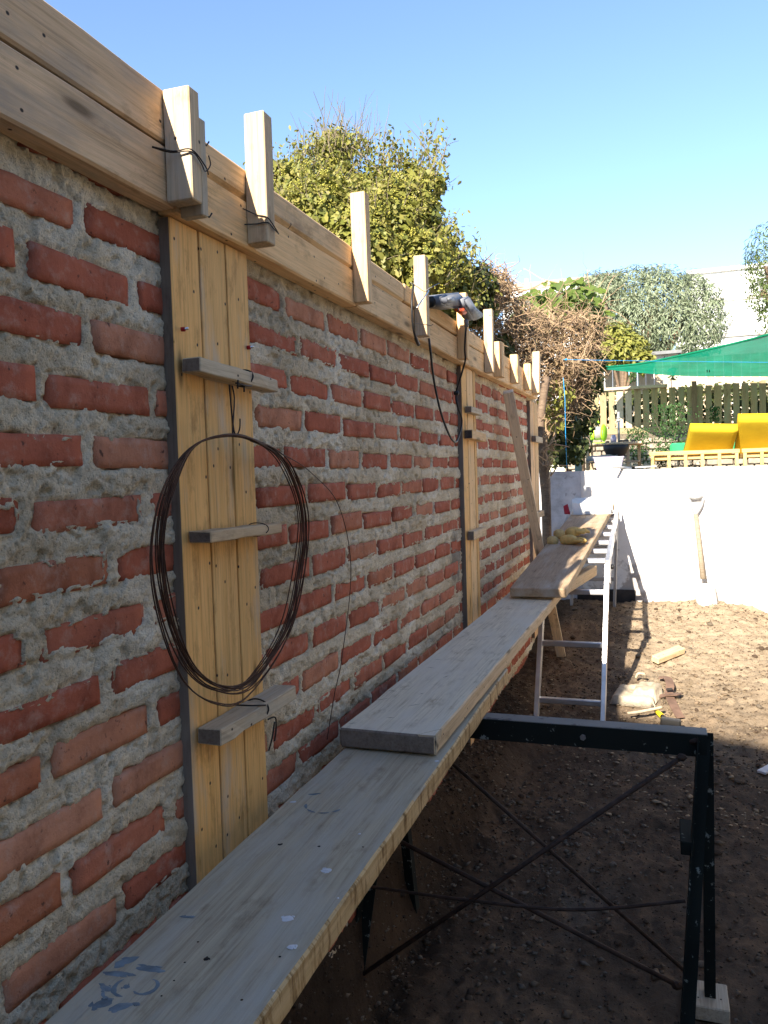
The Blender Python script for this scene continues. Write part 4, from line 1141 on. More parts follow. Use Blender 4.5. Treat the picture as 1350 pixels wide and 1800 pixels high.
tb = thing('garden_table', (.32, 8.9, -.2), 'rough garden table with a wooden top behind the white wall', 'table')
box('table_top', (.08, 8.6, .245), (.66, 9.25, .268), W_PALE, tb, 'x', bev=.003, seg=4, wob=.004)
for (x, y) in ((.11, 8.66), (.52, 8.66), (.62, 9.2), (.11, 9.2)): box('leg', (x-.016, y-.016, -.2), (x+.016, y+.016, .244), W_PALE, tb, 'z', bev=0)
box('shelf', (.1, 8.64, .06), (.63, 9.2, .075), W_GREY, tb, 'x', bev=0)
bs = thing('wash_basin', (.41, 8.55, .1), 'round dark basin hanging under the garden table top', 'basin')
lathe('bowl', [(.03, .0), (.09, .02), (.125, .09), (.128, .135), (.118, .135), (.11, .09), (.03, .012)], M_BASIN, bs, T(.405, 8.55, .105), 20)
cl = thing('folded_cloth', (.3, 8.4, .06), 'greyish folded sacks stuffed under the garden table', 'cloth')
pillow('cloth_body', .34, .24, .06, T(.28, 8.5, .075), M_CANVAS, cl, 21, 14, .2)
hr = thing('hose_reel', (.2, 8.8, .268), 'lime green hose reel standing on the garden table', 'hose reel')
rc = ony(1051, 763, 8.8)
for sx in (-.062, .062):
    lathe('reel_disc', [(.0, -.006), (.085, -.006), (.095, 0), (.085, .006), (0, .006)], M_LIME, hr, T(rc.x+sx, 8.8, rc.z+.01) @ Matrix.Rotation(math.pi/2, 4, 'Y') @ Matrix.Rotation(.3*sx/abs(sx), 4, 'X'), 18)
lathe('hose_windings', [(.03, -.055), (.07, -.05), (.074, 0), (.07, .05), (.03, .055)], M_POLE, hr, T(rc.x, 8.8, rc.z+.01) @ Matrix.Rotation(math.pi/2, 4, 'Y'), 16)
board('reel_stand', (rc.x-.07, 8.8, .274), (rc.x+.07, 8.8, .274), .12, .012, M_LIME, hr, bev=.002)
tube('nozzle_stem', [(rc.x+.01, 8.8, rc.z+.08), (rc.x-.005, 8.8, rc.z+.17)], .006, M_TIE, hr, 6)
bc = ony(1049, 743, 8.8)
lathe('nozzle_ball', [(0, -.028), (.02, -.02), (.028, 0), (.02, .02), (0, .028)], M_LIME, hr, T(bc.x, 8.8, bc.z), 14)
po = thing('umbrella_stand', (.41, 8.95, .268), 'grey metal umbrella pole standing by the garden table', 'pole')
pt = ony(1087, 724, 8.95)
tube('pole', [(pt.x, 8.95, .27), (pt.x, 8.95, pt.z)], .013, M_POLE, po, 10)
for z_ in (.50, .53): tube('collar', [(pt.x, 8.95, z_), (pt.x, 8.95, z_+.018)], .02, M_POLE, po, 10)
jar = thing('glass_jar', (.37, 8.9, .268), 'small pale jar next to the pole on the garden table', 'jar')
lathe('jar_body', [(.03, 0), (.032, .05), (.022, .07), (.022, .085), (0, .085)], M_TUB, jar, T(.37, 8.8, .269), 12)
for i, (x, s) in enumerate(((.31, .022), (.45, .026), (.5, .03), (.57, .026))):
    o = link('river_stone', ROCKSG[i % 4], None, T(x, 8.75, .268+s*.5) @ Matrix.Scale(s, 4))
    tag(o, ('pale stone left of the jar on the garden table', 'smaller stone just right of the grey pole', 'largest stone right of the grey pole on the garden table', 'stone nearest the right end of the garden table top')[i], 'stone', 'stones on the garden table')
def shard(name, px, py, Y, label):
    c_ = ony(px, py, Y)
    tag(board(name, c_+Vector((-.08, 0, 0)), c_+Vector((.08, .02, .004)), .03, .012, M_STICK, None, bev=.002), label, 'tool')
shard('trowel', 1135, 821, 6.52, 'flat pale trowel lying on the white wall top beside the loungers')
tag(tube('post', [(.06, 8.2, -.2), (.045, 8.2, .62)], .035, M_POSTGREEN, None, 8), 'pale green pipe post rising by the creeper, left of the garden table', 'post')
tag(tube('thin_stick', [(.02, 7.6, -.2), (-.03, 7.8, .5)], .010, W_BARK, None, 6), 'thin brown stick leaning in the creeper shade', 'stick')

# loungers
def lounger(label, xl, xr, px_top, Y, lift, nbar):
    L = thing('sun_lounger', ((xl+xr)/2, Y, -.2), label, 'sun lounger', 'yellow sun loungers on the terrace')
    for y in (Y, Y+1.5): pass
    box('side_rail', (xl, Y, .120), (xr, Y+.04, .160), W_LOUNGE, L, 'x', bev=.003)
    n = nbar
    for i in range(n):
        x = xl+.03+(xr-xl-.06)*i/(n-1)
        box('slat', (x-.016, Y+.002, -.2), (x+.016, Y+.034, .1195), W_LOUNGE, L, 'z', bev=0)
    box('frame', (xl+.02, Y+.05, .07), (xr-.02, Y+1.5, .115), W_LOUNGE, L, 'y', bev=0)
    return L
l1 = lounger('yellow cushioned sun lounger with lower backrest, left of the two', .73, 1.62, 0, 9.0, .3, 6)
l2 = lounger('yellow cushioned sun lounger with taller backrest at the right edge', 1.64, 2.50, 0, 9.02, .4, 6)
def cushion(name, cornersbot, cornerstop, th, mat, parent, seed=0):
    """leaning slab with puffed face: bottom-left, bottom-right, top-left, top-right (world)"""
    bl_, br_ = map(Vector, cornersbot); tl_, tr2 = map(Vector, cornerstop)
    nrm = (br_-bl_).cross(tl_-bl_).normalized(); n = 12; V = []; Fc = []
    for side in (0, 1):
        for j in range(n):
            for i in range(n):
                u, v_ = i/(n-1), j/(n-1)
                p = bl_.lerp(br_, u).lerp(tl_.lerp(tr2, u), v_)
                e = (min(u, 1-u, v_, 1-v_)*8); puff = min(1, e)**.5*.018
                wr = .012*float(fbm(u*4+seed, v_*11, 3, seed))*(1.2-v_)
                V.append(p-nrm*((puff+wr) if side == 0 else (-th-puff*.5)))
    for side in (0, 1):
        for j in range(n-1):
            for i in range(n-1):
                a_ = side*n*n+j*n+i; f = (a_, a_+1, a_+n+1, a_+n); Fc.append(f if side == 0 else f[::-1])
    ring = [i for i in range(n)]+[j*n+n-1 for j in range(1, n)]+[(n-1)*n+i for i in range(n-2, -1, -1)]+[j*n for j in range(n-2, 0, -1)]
    for k in range(len(ring)): a_, b_ = ring[k], ring[(k+1) % len(ring)]; Fc.append((a_, a_+n*n, b_+n*n, b_))
    return link(name, mesh(name, V, Fc, [mat], True), parent)
def piping(b4, mat, parent):
    tube('piping', spline([Vector(b4[0]), Vector(b4[1]), Vector(b4[3]), Vector(b4[2])], 5, True) if False else [Vector(b4[0]), Vector(b4[1]), Vector(b4[3]), Vector(b4[2])], .007, mat, parent, 6, True)
q = lambda px, py, Y: ony(px, py, Y)
cushion('back_cushion', (q(1201, 795, 9.50), q(1284, 794, 9.50)), (q(1214, 745, 9.06), q(1297, 746, 9.06)), .07, M_CUSH, l1, 1)
cushion('back_cushion', (q(1291, 793, 9.52), q(1400, 792, 9.52)), (q(1298, 728, 9.02), q(1398, 727, 9.02)), .07, M_CUSH, l2, 4)
piping((q(1201, 795, 9.50), q(1284, 794, 9.50), q(1214, 745, 9.06), q(1297, 746, 9.06)), M_CUSH, l1)
piping((q(1291, 793, 9.52), q(1400, 792, 9.52), q(1298, 728, 9.02), q(1398, 727, 9.02)), M_CUSH, l2)
gc = thing('green_cushion', (1.0, 9.4, .13), 'green seat cushion peeping out behind the left yellow lounger', 'cushion')
box('cushion_body', (q(1178, 795, 9.55).x, 9.55, .150), (q(1300, 795, 9.55).x, 10.0, .262), M_GREENCUSH, gc, 'x', bev=.02)

# fence
fe = thing('picket_fence', (1.2, 13.0, .5), 'weathered olive timber fence with narrow gaps behind the loungers', 'fence')
FY = 13.0
bn = 0
x = -.55
r_f = random.Random(4)
while x < 4.2:
    wv = r_f.uniform(.088, .108)
    if -.02 < x < .06: x += .11; continue
    zt = 1.20+.012*math.sin(x*3)+.02*(x/3)
    box('slat', (x, FY+r_f.uniform(-.004, .004), .62+r_f.uniform(-.006, .006)), (x+wv, FY+.02, zt+r_f.uniform(-.01, .01)), W_FENCEPALE if .20 < x < .42 else W_FENCE, fe, 'z', bev=0)
    x += wv+r_f.uniform(.026, .040); bn += 1
box('top_rail', (-.6, FY-.045, 1.215), (.96, FY+.03, 1.262), W_FENCEPALE, fe, 'x', bev=.004)
box('bottom_rail', (-.6, FY+.022, .655), (4.3, FY+.06, .70), W_FENCE, fe, 'x', bev=0)
box('base_board', (-.6, FY-.02, .53), (4.3, FY-.002, .62), W_FENCE, fe, 'x', bev=0)
box('upper_rail', (-.6, FY+.022, 1.09), (4.3, FY+.06, 1.13), W_FENCE, fe, 'x', bev=0)
for x in (-.6, 1.31, 3.2): box('fence_post', (x, FY-.03, -.2), (x+.07, FY-.022+.04, 1.28), W_BARK, fe, 'z', bev=0)
f2 = thing('tall_pale_fence', (1.5, 16.0, .5), 'pale sunlit upper fence seen between the olive fence and the green net', 'fence')
x = -.6
while x < 6:
    box('slat', (x, 16.0, .6), (x+.135, 16.025, 2.02), W_FENCEPALE, f2, 'z', bev=0); x += .152
box('rail', (-.6, 16.03, 1.2), (6, 16.07, 1.26), W_FENCEPALE, f2, 'x', bev=0)
# block wall below the fence
bw = thing('block_wall', (1.8, 12.9, -.2), 'low dark retaining wall of rough blocks under the olive fence', 'wall')
box('backing', (-.6, 12.98, -.25), (4.3, 13.12, .528), M_STONEGREY, bw, 'x', bev=0)
BLK = [boxmesh('block', .17, .10, .075, M_BLOCK, seg=2, wob=.006, bev=.008, seed=s) for s in range(5)]
z = -.14; row = 0
while z < .50:
    x = -.5+(.095 if row % 2 else 0)
    while x < 4.2:
        link('block', r_f.choice(BLK), bw, T(x, 12.955, z) @ Matrix.Rotation(r_f.uniform(-.04, .04), 4, 'Z')); x += .19
    z += .092; row += 1

# dark hedge filling the gaps of the olive fence
hg = thing('hedge', (1.8, 13.5, .4), 'dark green hedge showing through the gaps of the olive fence', 'hedge')
n = 5200
hp = np.stack([RNG.uniform(-.6, 4.4, n), RNG.normal(13.55, .12, n), .35+.93*RNG.random(n)], -1)
HEDGE = (hp, RNG.normal(0, .6, (n, 3))+[0, -.8, .3], RNG.uniform(.06, .12, n))

# shade net and strings
def netmesh():
    top = [(1050, 646, 11.9), (1120, 640, 11.3), (1200, 624, 10.9), (1280, 606, 10.7), (1350, 588, 10.5), (1500, 545, 10.2)]
    bot = [(1052, 648, 12.1), (1120, 655, 12.75), (1200, 661, 12.85), (1280, 662, 12.85), (1350, 662, 12.85), (1500, 664, 12.85)]
    nU, nV = 31, 14; V = []; Fc = []
    A = spline([q(*p) for p in top], 6); B = spline([q(*p) for p in bot], 6)
    for i in range(nU):
        for j in range(nV):
            f = j/(nV-1); p = A[i].lerp(B[i], f)
            p.z += -.05*math.sin(math.pi*f)*(i/nU)+.05*float(fbm(i*.35, j*.12, 3, 3))*math.sin(math.pi*min(1, .15+f))
            V.append(p)
    for i in range(nU-1):
        for j in range(nV-1): Fc.append((i*nV+j, i*nV+j+1, (i+1)*nV+j+1, (i+1)*nV+j))
    return mesh('net_cloth', V, Fc, [M_NET], True), A
nt = thing('shade_net', q(1200, 640, 8.5), 'green shade net stretched over the terrace', 'shade net')
nme, NA = netmesh(); link('net_cloth', nme, nt)
tube('hem', NA, .014, M_NET, nt, 6)
for f in (q(1243, 650, 11.4), q(1247, 650, 11.4)): tube('tie', [f, f+Vector((.0, 0, -.035))], .006, M_BLACK, nt, 5)
sg = thing('string_line', (.15, 6.2, .84), 'blue builder string line tied at the creeper and running right', 'string')
tube('string', spline([q(990, 632, 6.15), q(1100, 634, 6.4), q(1250, 636, 6.8), q(1480, 638, 7.4)], 6), .0019, M_STRING, sg, 5)
lathe('knot', [(0, -.009), (.007, -.005), (.009, 0), (.007, .006), (0, .009)], M_STRING, sg, T(*q(995, 632, 6.15)), 8)
sg2 = thing('plumb_string', (.15, 6.15, .4), 'blue string hanging straight down in front of the dark creeper', 'string')
tube('string', [q(990, 664, 6.12), q(993, 700, 6.12), q(994, 760, 6.14), q(996, 822, 6.2)], .0026, M_STRING, sg2, 5)

# ================================================================== VEGETATION
def leafshape(kind):
    if kind == 'ivy':      # lobed
        out = [(0, 0), (-.42, -.05), (-.52, .28), (-.30, .42), (-.34, .72), (0, 1.0), (.34, .72), (.30, .42), (.52, .28), (.42, -.05)]
        P = [(x, y, .10*abs(x)-.10*(y-.4)**2) for x, y in out]+[(0, .40, 0)]
        return np.array(P), np.array([[10, i, (i+1) % 10] for i in range(10)])
    if kind == 'oval':
        P = [(0, 0, 0), (-.26, .35, .06), (-.18, .75, .02), (0, 1, -.08), (.18, .75, .02), (.26, .35, .06)]
        return np.array(P, float), np.array([[0, 2, 1], [0, 3, 2], [0, 4, 3], [0, 5, 4]])
    if kind == 'long':
        P = [(0, 0, 0), (-.11, .45, .03), (0, 1, -.1), (.11, .45, .03)]
        return np.array(P, float), np.array([[0, 2, 1], [0, 3, 2]])
def rotmats(normal, spin):
    n = normal/np.linalg.norm(normal, axis=1, keepdims=True)
    ref = np.tile(np.array([[0, 0, -1.0]]), (len(n), 1))+RNG.normal(0, .25, n.shape)
    y = ref-n*(ref*n).sum(1, keepdims=True); y /= np.linalg.norm(y, axis=1, keepdims=True)
    x = np.cross(y, n)
    c, s = np.cos(spin)[:, None], np.sin(spin)[:, None]
    return np.stack([x*c+y*s, -x*s+y*c, n], -1)
def leafcloud(name, pos, nrm, size, kind, mat, parent, singles=0):
    """all leaves as one stuff part, the nearest ones as parts of their own"""
    P, Tt = leafshape(kind)
    Rm = rotmats(nrm, RNG.normal(0, .7, len(pos)))
    W = np.einsum('nij,kj->nki', Rm, P)*size[:, None, None]+pos[:, None, :]
    order = np.argsort(np.linalg.norm(pos-_C, axis=1)-.35*size*10)
    k = np.ones(len(pos), bool)
    if singles:
        me = npmesh('leaf', P, Tt, [mat])
        sel = order[:singles]; k[sel] = False
        for i in sel:
            Mx = Matrix([[*(Rm[i][r]*size[i]), pos[i][r]] for r in range(3)]+[[0, 0, 0, 1]])
            link('leaf', me, parent, Mx)
    W = W[k]
    V = W.reshape(-1, 3); Fc = (Tt[None]+np.arange(len(W))[:, None, None]*len(P)).reshape(-1, 3)
    o = link(name, npmesh(name, V, Fc, [mat]), parent); o['kind'] = 'stuff'; return o
def clumps(cl, n, shell=.35, sq=1.0):
    """points biased to the surface of overlapping ellipsoids (cx,cy,cz,rx,ry,rz)"""
    cl = np.array(cl, float); wgt = (cl[:, 3]*cl[:, 5]); wgt /= wgt.sum()
    i = RNG.choice(len(cl), n, p=wgt); d = RNG.normal(size=(n, 3)); d /= np.linalg.norm(d, axis=1, keepdims=True)
    lump = np.minimum(1.08, 1+.22*1.0*fbm(d[:, 0]*2.5+i*3.1, d[:, 1]*2.5+d[:, 2]*2.5, 3, 5))
    rad = (1-shell*RNG.random(n)**1.6)*lump
    pos = cl[i, :3]+d*cl[i, 3:]*rad[:, None]
    # drop points buried deep in other clumps
    deep = np.zeros(n, bool)
    for c_ in cl:
        deep |= (np.abs((pos-c_[:3])/c_[3:])**2).sum(1) < .36
    nrm = d/cl[i, 3:]; nrm /= np.linalg.norm(nrm, axis=1, keepdims=True)
    nrm += RNG.normal(0, .45, (n, 3))+np.array([0, 0, .25])
    return pos[~deep], nrm[~deep]
def pxclump(px, py, rpx, Y, ry=None, sx=1.0, sz=1.0):
    c_ = ony(px, py, Y); dist = (c_-Vector(_C)).length; r = rpx/FPX*dist
    return (c_.x, c_.y, c_.z, r*sx, ry or r, r*sz)
def twigs(name, starts, dirs, lens, rad, mat, parent, seed, curl=.5, n=5, sides=4):
    r = random.Random(seed); V = []; Fc = []
    for s_, d_, l_ in zip(starts, dirs, lens):
        p = Vector(s_); d = Vector(d_).normalized(); pts = [p.copy()]
        for k in range(n):
            d = (d+Vector((r.gauss(0, curl), r.gauss(0, curl), r.gauss(0, curl)))*.5).normalized(); p = p+d*l_/n; pts.append(p.copy())
        r0 = rad*r.uniform(.6, 1.3)
        tubegeo(pts, [r0*(1-.7*i/n) for i in range(n+1)], sides, False, V, Fc)
    o = link(name, mesh(name, V, Fc, [mat]), parent); o['kind'] = 'stuff'; return o

leafcloud('foliage', HEDGE[0], HEDGE[1], HEDGE[2], 'oval', L_IVYDARK, hg)
# ivy-grown tree behind the wall
ivy = thing('ivy_tree', (-1.1, 5.0, -.9), 'big sunlit ivy-covered tree with yellow-green flower heads behind the brick wall', 'tree')
cl_ivy = [pxclump(*a) for a in ((520, 345, 58, 5.1), (490, 325, 36, 5.0), (560, 400, 80, 4.7), (640, 410, 70, 5.0), (600, 335, 46, 5.2), (695, 385, 62, 5.0), (730, 385, 46, 5.0), (722, 335, 42, 5.2),
                                (752, 450, 54, 5.1), (735, 475, 64, 4.8), (795, 480, 34, 5.2), (640, 450, 80, 4.7), (795, 525, 46, 5.2), (690, 420, 68, 4.9), (445, 345, 28, 4.9), (585, 262, 28, 5.3), (665, 330, 32, 5.2), (760, 325, 20, 5.1))]
pos, nrm = clumps(cl_ivy, 23000, .42)
sz = RNG.uniform(.018, .052, len(pos))*(.75+.5*RNG.random(len(pos)))
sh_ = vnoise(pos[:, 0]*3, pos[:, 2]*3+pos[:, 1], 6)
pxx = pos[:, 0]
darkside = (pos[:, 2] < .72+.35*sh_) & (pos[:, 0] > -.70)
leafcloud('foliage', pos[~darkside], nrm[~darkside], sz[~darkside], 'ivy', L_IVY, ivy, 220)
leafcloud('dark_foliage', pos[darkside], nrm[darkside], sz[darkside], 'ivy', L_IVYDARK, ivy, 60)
# sprays that break the outline
sp_, sn_ = clumps(cl_ivy, 900, .04)
kk = (sp_[:, 2] > .75)
sp_, sn_ = sp_[kk][:520], sn_[kk][:520]
sd_ = sn_*.6+RNG.normal(0, .45, sn_.shape)+np.array([0, 0, .55]); sd_ /= np.linalg.norm(sd_, axis=1, keepdims=True)
sl_ = RNG.uniform(.07, .22, len(sp_))
twigs('sprays', sp_, sd_, sl_, .0026, M_TWIGDARK, ivy, 21, .3)
q_ = np.repeat(np.arange(len(sp_)), 11)
tpos = sp_[q_]+sd_[q_]*(sl_[q_]*RNG.uniform(.15, 1.05, len(q_)))[:, None]+RNG.normal(0, .020, (len(q_), 3))
leafcloud('spray_leaves', tpos, RNG.normal(0, 1, tpos.shape)+[0, -.6, .3], RNG.uniform(.018, .042, len(tpos)), 'oval', L_IVY, ivy)
# flower heads: little umbels
bm = bmesh.new(); bmesh.ops.create_icosphere(bm, subdivisions=1, radius=1); um = np.array([v.co[:] for v in bm.verts]); uf = np.array([[v.index for v in f.verts] for f in bm.faces]); bm.free()
fp, fn = clumps(cl_ivy, 900, .05)
k = (fp[:, 2] > 1.0) & (fn[:, 1] < .3); fp = fp[k]
nu = 16; off = RNG.normal(0, .014, (len(fp), nu, 3))
cc = (fp[:, None, :]+off).reshape(-1, 3); ss = RNG.uniform(.003, .0062, len(cc))
V = (um[None]*ss[:, None, None]+cc[:, None, :]).reshape(-1, 3); Fc = (uf[None]+np.arange(len(cc))[:, None, None]*len(um)).reshape(-1, 3)
tag(link('flower_heads', npmesh('flower_heads', V, Fc, [L_FLOWER]), ivy), kind='stuff')
# bare and sparse-leaved shoots on top
st_, di_, le_ = [], [], []
for (px, py, n_, hp) in ((560, 280, 18, 85), (590, 262, 30, 100), (615, 270, 24, 100), (640, 285, 18, 100), (665, 300, 14, 90), (705, 300, 12, 60), (752, 300, 14, 90), (530, 290, 16, 60), (805, 445, 14, 50)):
    for i in range(n_):
        st_.append(ony(px+RNG.normal(0, 12), py+RNG.normal(0, 12), 5.2+RNG.normal(0, .15))); di_.append((RNG.normal(0, .25), RNG.normal(0, .2), 1)); le_.append(hp/270*RNG.uniform(.45, 1.1))
twigs('shoots', st_, di_, le_, .0035, M_TWIGDARK, ivy, 3, .35)
lp = []
for s_, d_, l_ in zip(st_, di_, le_):
    for _ in range(17):
        f = RNG.random()*.95
        lp.append(np.array(s_)+np.array(d_)*l_*f/np.linalg.norm(d_)+RNG.normal(0, .030, 3))
lp = np.array(lp); m_ = (lp[:, 2] < 2.35)
leafcloud('shoot_leaves', lp[m_], RNG.normal(0, 1, (m_.sum(), 3))+[0, -.5, 0], RNG.uniform(.018, .038, m_.sum()), 'oval', L_IVY, ivy)
tube('trunk', spline([(-1.2, 5.3, -.9), (-1.15, 5.3, .2), (-1.05, 5.25, 1.0), (-1.0, 5.2, 1.7)], 5), [.13]*5+[.11]*5+[.07]*6, W_BARK, ivy, 9)
for (a_, b_) in (((-1.15, 5.3, .4), (-.55, 5.1, 1.3)), ((-1.1, 5.25, .8), (-1.7, 5.1, 1.5)), ((-1.1, 5.3, .3), (-.3, 5.15, .9))):
    tube('limb', spline([a_, Vector(a_).lerp(Vector(b_), .5)+Vector((0, 0, .1)), b_], 5), [.06]*4+[.045]*4+[.03]*3, W_BARK, ivy, 7)

# dry creeper heap between the wall end and the terrace
cr = thing('dry_creeper', (.0, 6.6, -.2), 'heap of dead brown creeper stems spilling over the end of the brick wall', 'creeper')
cl_cr = [pxclump(*a) for a in ((850, 510, 45, 5.7), (830, 560, 40, 5.6), (880, 560, 50, 6.0), (930, 590, 50, 6.4), (980, 600, 55, 6.7), (1020, 590, 40, 7.0), (900, 620, 45, 6.1), (960, 650, 50, 6.4),
                               (1005, 650, 45, 6.7), (870, 500, 30, 5.9), (985, 700, 42, 6.7), (960, 730, 30, 6.5))]
pos, nrm = clumps(cl_cr, 5200, .5)
tang = np.cross(nrm, RNG.normal(size=nrm.shape)); tang[:, 2] -= .12
twigs('stems', pos, tang, RNG.uniform(.07, .24, len(pos)), .0038, M_TWIG, cr, 8, .9, 5, 4)
b_ = RNG.choice(len(pos), 60); twigs('thick_stems', pos[b_], tang[b_], RNG.uniform(.2, .4, 60), .007, M_TWIG, cr, 9, .6, 6, 5)
pos, nrm = clumps(cl_cr, 4200, .4)
leafcloud('dead_leaves', pos, nrm, RNG.uniform(.02, .05, len(pos)), 'oval', L_DRY, cr)
# green curtain below and right
cl_g = [pxclump(*a) for a in ((1020, 670, 40, 7.0), (1015, 730, 36, 7.0), (1000, 780, 36, 6.95), (970, 770, 30, 6.75), (1035, 640, 30, 7.2), (965, 800, 22, 6.75), (1030, 560, 30, 7.2), (985, 740, 34, 6.75))]
pos, nrm = clumps(cl_g, 3600, .6)
leafcloud('hanging_leaves', pos, nrm, RNG.uniform(.03, .06, len(pos)), 'ivy', L_IVYDARK, cr, 40)
pos, nrm = clumps([pxclump(970, 700, 26, 6.3), pxclump(985, 690, 24, 6.4), pxclump(975, 740, 18, 6.35)], 420, .6)
leafcloud('yellowing_leaves', pos, nrm, RNG.uniform(.025, .055, len(pos)), 'oval', L_YG, cr, 20)
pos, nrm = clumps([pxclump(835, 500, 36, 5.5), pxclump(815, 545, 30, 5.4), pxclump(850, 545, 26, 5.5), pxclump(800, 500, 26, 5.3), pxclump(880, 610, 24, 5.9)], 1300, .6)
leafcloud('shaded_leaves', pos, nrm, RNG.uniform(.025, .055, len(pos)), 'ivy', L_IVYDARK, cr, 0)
tube('trunk', spline([(.03, 5.95, -.6), (.02, 6.0, -.1), (-.01, 6.0, .3), (.03, 6.1, .7)], 6), [.035]*6+[.04]*6+[.03]*7, W_BARK, cr, 8)
st_ = [(RNG.normal(.02, .03), RNG.normal(6.0, .04), RNG.uniform(-.1, .3)) for _ in range(70)]
twigs('clinging_stems', st_, [(RNG.normal(0, .3), RNG.normal(0, .3), 1) for _ in st_], RNG.uniform(.1, .26, len(st_)), .006, M_TWIG, cr, 12, .8)

# grape vine
gv = thing('grape_vine', (.2, 9, .5), 'bright green grape vine leaves above the dry creeper', 'vine')
pos, nrm = clumps([pxclump(935, 545, 32, 9), pxclump(970, 530, 34, 9.2), pxclump(1005, 528, 32, 9.4), pxclump(1035, 525, 26, 9.5), pxclump(915, 560, 24, 8.8), pxclump(1040, 560, 26, 9.2), pxclump(960, 560, 30, 9)], 420, .4)
nrm[:, 1] -= .8
leafcloud('foliage', pos, nrm, RNG.uniform(.07, .13, len(pos)), 'ivy', L_GRAPE, gv, 130)
twigs('canes', pos[:60], RNG.normal(0, 1, (60, 3)), [.5]*60, .006, M_TWIG, gv, 4)
tube('stem', spline([(.0, 9.2, -.2), (.05, 9.3, .8), (.3, 9.3, 1.8)], 6), .03, W_BARK, gv, 7)

def bush(name, label, cat, cls, n, size, kind, mat, shell=.45, base=None, group=None, trunk_r=.1):
    b = thing(name, base, label, cat, group)
    pos, nrm = clumps(cls, n, shell)
    o = leafcloud('crown', pos, nrm, RNG.uniform(size[0], size[1], len(pos)), kind, mat, b)
    c_ = np.array(cls)[:, :3].mean(0)
    tube('trunk', spline([base, Vector(base).lerp(Vector(c_), .5), c_], 5), [trunk_r]*5+[trunk_r*.7]*6, W_BARK, b, 8)
    for j in range(min(5, len(cls))):
        tube('limb', spline([Vector(base).lerp(Vector(c_), .4), Vector(c_).lerp(Vector(cls[j][:3]), .6)-Vector((0, 0, .1)), cls[j][:3]], 4), [trunk_r*.5]*4+[trunk_r*.3]*5, W_BARK, b, 6)
    return b
# grey-green tree
cls = [pxclump(*a) for a in ((1060, 540, 55, 18), (1110, 520, 50, 18.4), (1160, 530, 55, 18), (1210, 535, 52, 18.2), (1240, 560, 40, 18), (1190, 580, 50, 17.6), (1120, 570, 55, 17.6), (1150, 500, 32, 18.4),
                             (1040, 515, 36, 18.6), (1230, 590, 36, 17.7), (1075, 505, 28, 18.6), (1215, 510, 26, 18.4), (1080, 590, 40, 17.6))]
c0 = ony(1150, 560, 18)
bush('grey_green_tree', 'rounded grey-green tree in front of the white house', 'tree', cls, 30000, (.07, .15), 'long', L_OLIVE, .4, (c0.x, 18, .6), None, .16)
cls = [pxclump(*a) for a in ((1085, 600, 32, 15.6), (1110, 615, 28, 15.4), (1060, 620, 28, 15.4), (1130, 635, 18, 15.3))]
c0 = ony(1090, 610, 15.5)
bush('yellow_green_shrub', 'yellow-green shrub behind the left end of the fence', 'shrub', cls, 3600, (.06, .12), 'oval', L_YG, .5, (c0.x, 15.5, .5), None, .06)
cls = [pxclump(*a) for a in ((1345, 470, 36, 12.5), (1372, 440, 50, 12.6), (1340, 520, 28, 12.4), (1365, 520, 40, 12.5), (1355, 560, 24, 12.4), (1390, 480, 60, 12.8))]
c0 = ony(1390, 560, 12.6)
bush('green_tree', 'mid-green leafy tree at the right edge of the terrace', 'tree', cls, 6500, (.05, .10), 'long', L_RIGHT, .5, (c0.x+.3, 12.7, -.2), None, .09)
# small weeds and fence plants
def weed(name, label, px, py, Y, hpx, n, group=None, mat=L_PLANT, size=(.03, .07)):
    b_ = ony(px, py, Y); hh = hpx/FPX*Y
    w_ = thing(name, b_, label, 'plant', group)
    n = n*5; size = (size[0]*.5, size[1]*.6)
    pos = np.array(b_)[None]+np.stack([RNG.normal(0, hh*.17, n), RNG.normal(0, hh*.15, n), RNG.random(n)**.8*hh], -1)
    leafcloud('leaves', pos, RNG.normal(0, 1, (n, 3))+[0, -.4, .5], RNG.uniform(*size, n), 'oval', mat, w_)
    twigs('stem', [b_]*4, [(RNG.normal(0, .15), 0, 1) for _ in range(4)], [hh]*4, .006, M_TWIGDARK, w_, 5, .2)
weed('garden_weed', 'leafy green weed beside the garden table leg', 1122, 815, 9.6, 60, 150)
weed('garden_weed', 'tall thin weed standing against the block wall', 1180, 805, 11.5, 90, 170, None, L_PLANT, (.04, .09))
weed('garden_weed', 'low green weed behind the left end of the lounger frame', 1162, 818, 10.5, 30, 60)
weed('fence_sprig', 'small sprig on the pale top rail of the fence', 1112, 672, 12.9, 16, 26, None, L_PLANT, (.03, .08))
weed('fence_sprig', 'leafy shoot crossing the fence under the net', 1182, 668, 12.9, 20, 26, None, L_PLANT, (.03, .08))
weed('garden_weed', 'green weed growing in front of the fence, left of the tall yellow backrest', 1256, 742, 12.6, 26, 50, None, L_PLANT, (.04, .08))

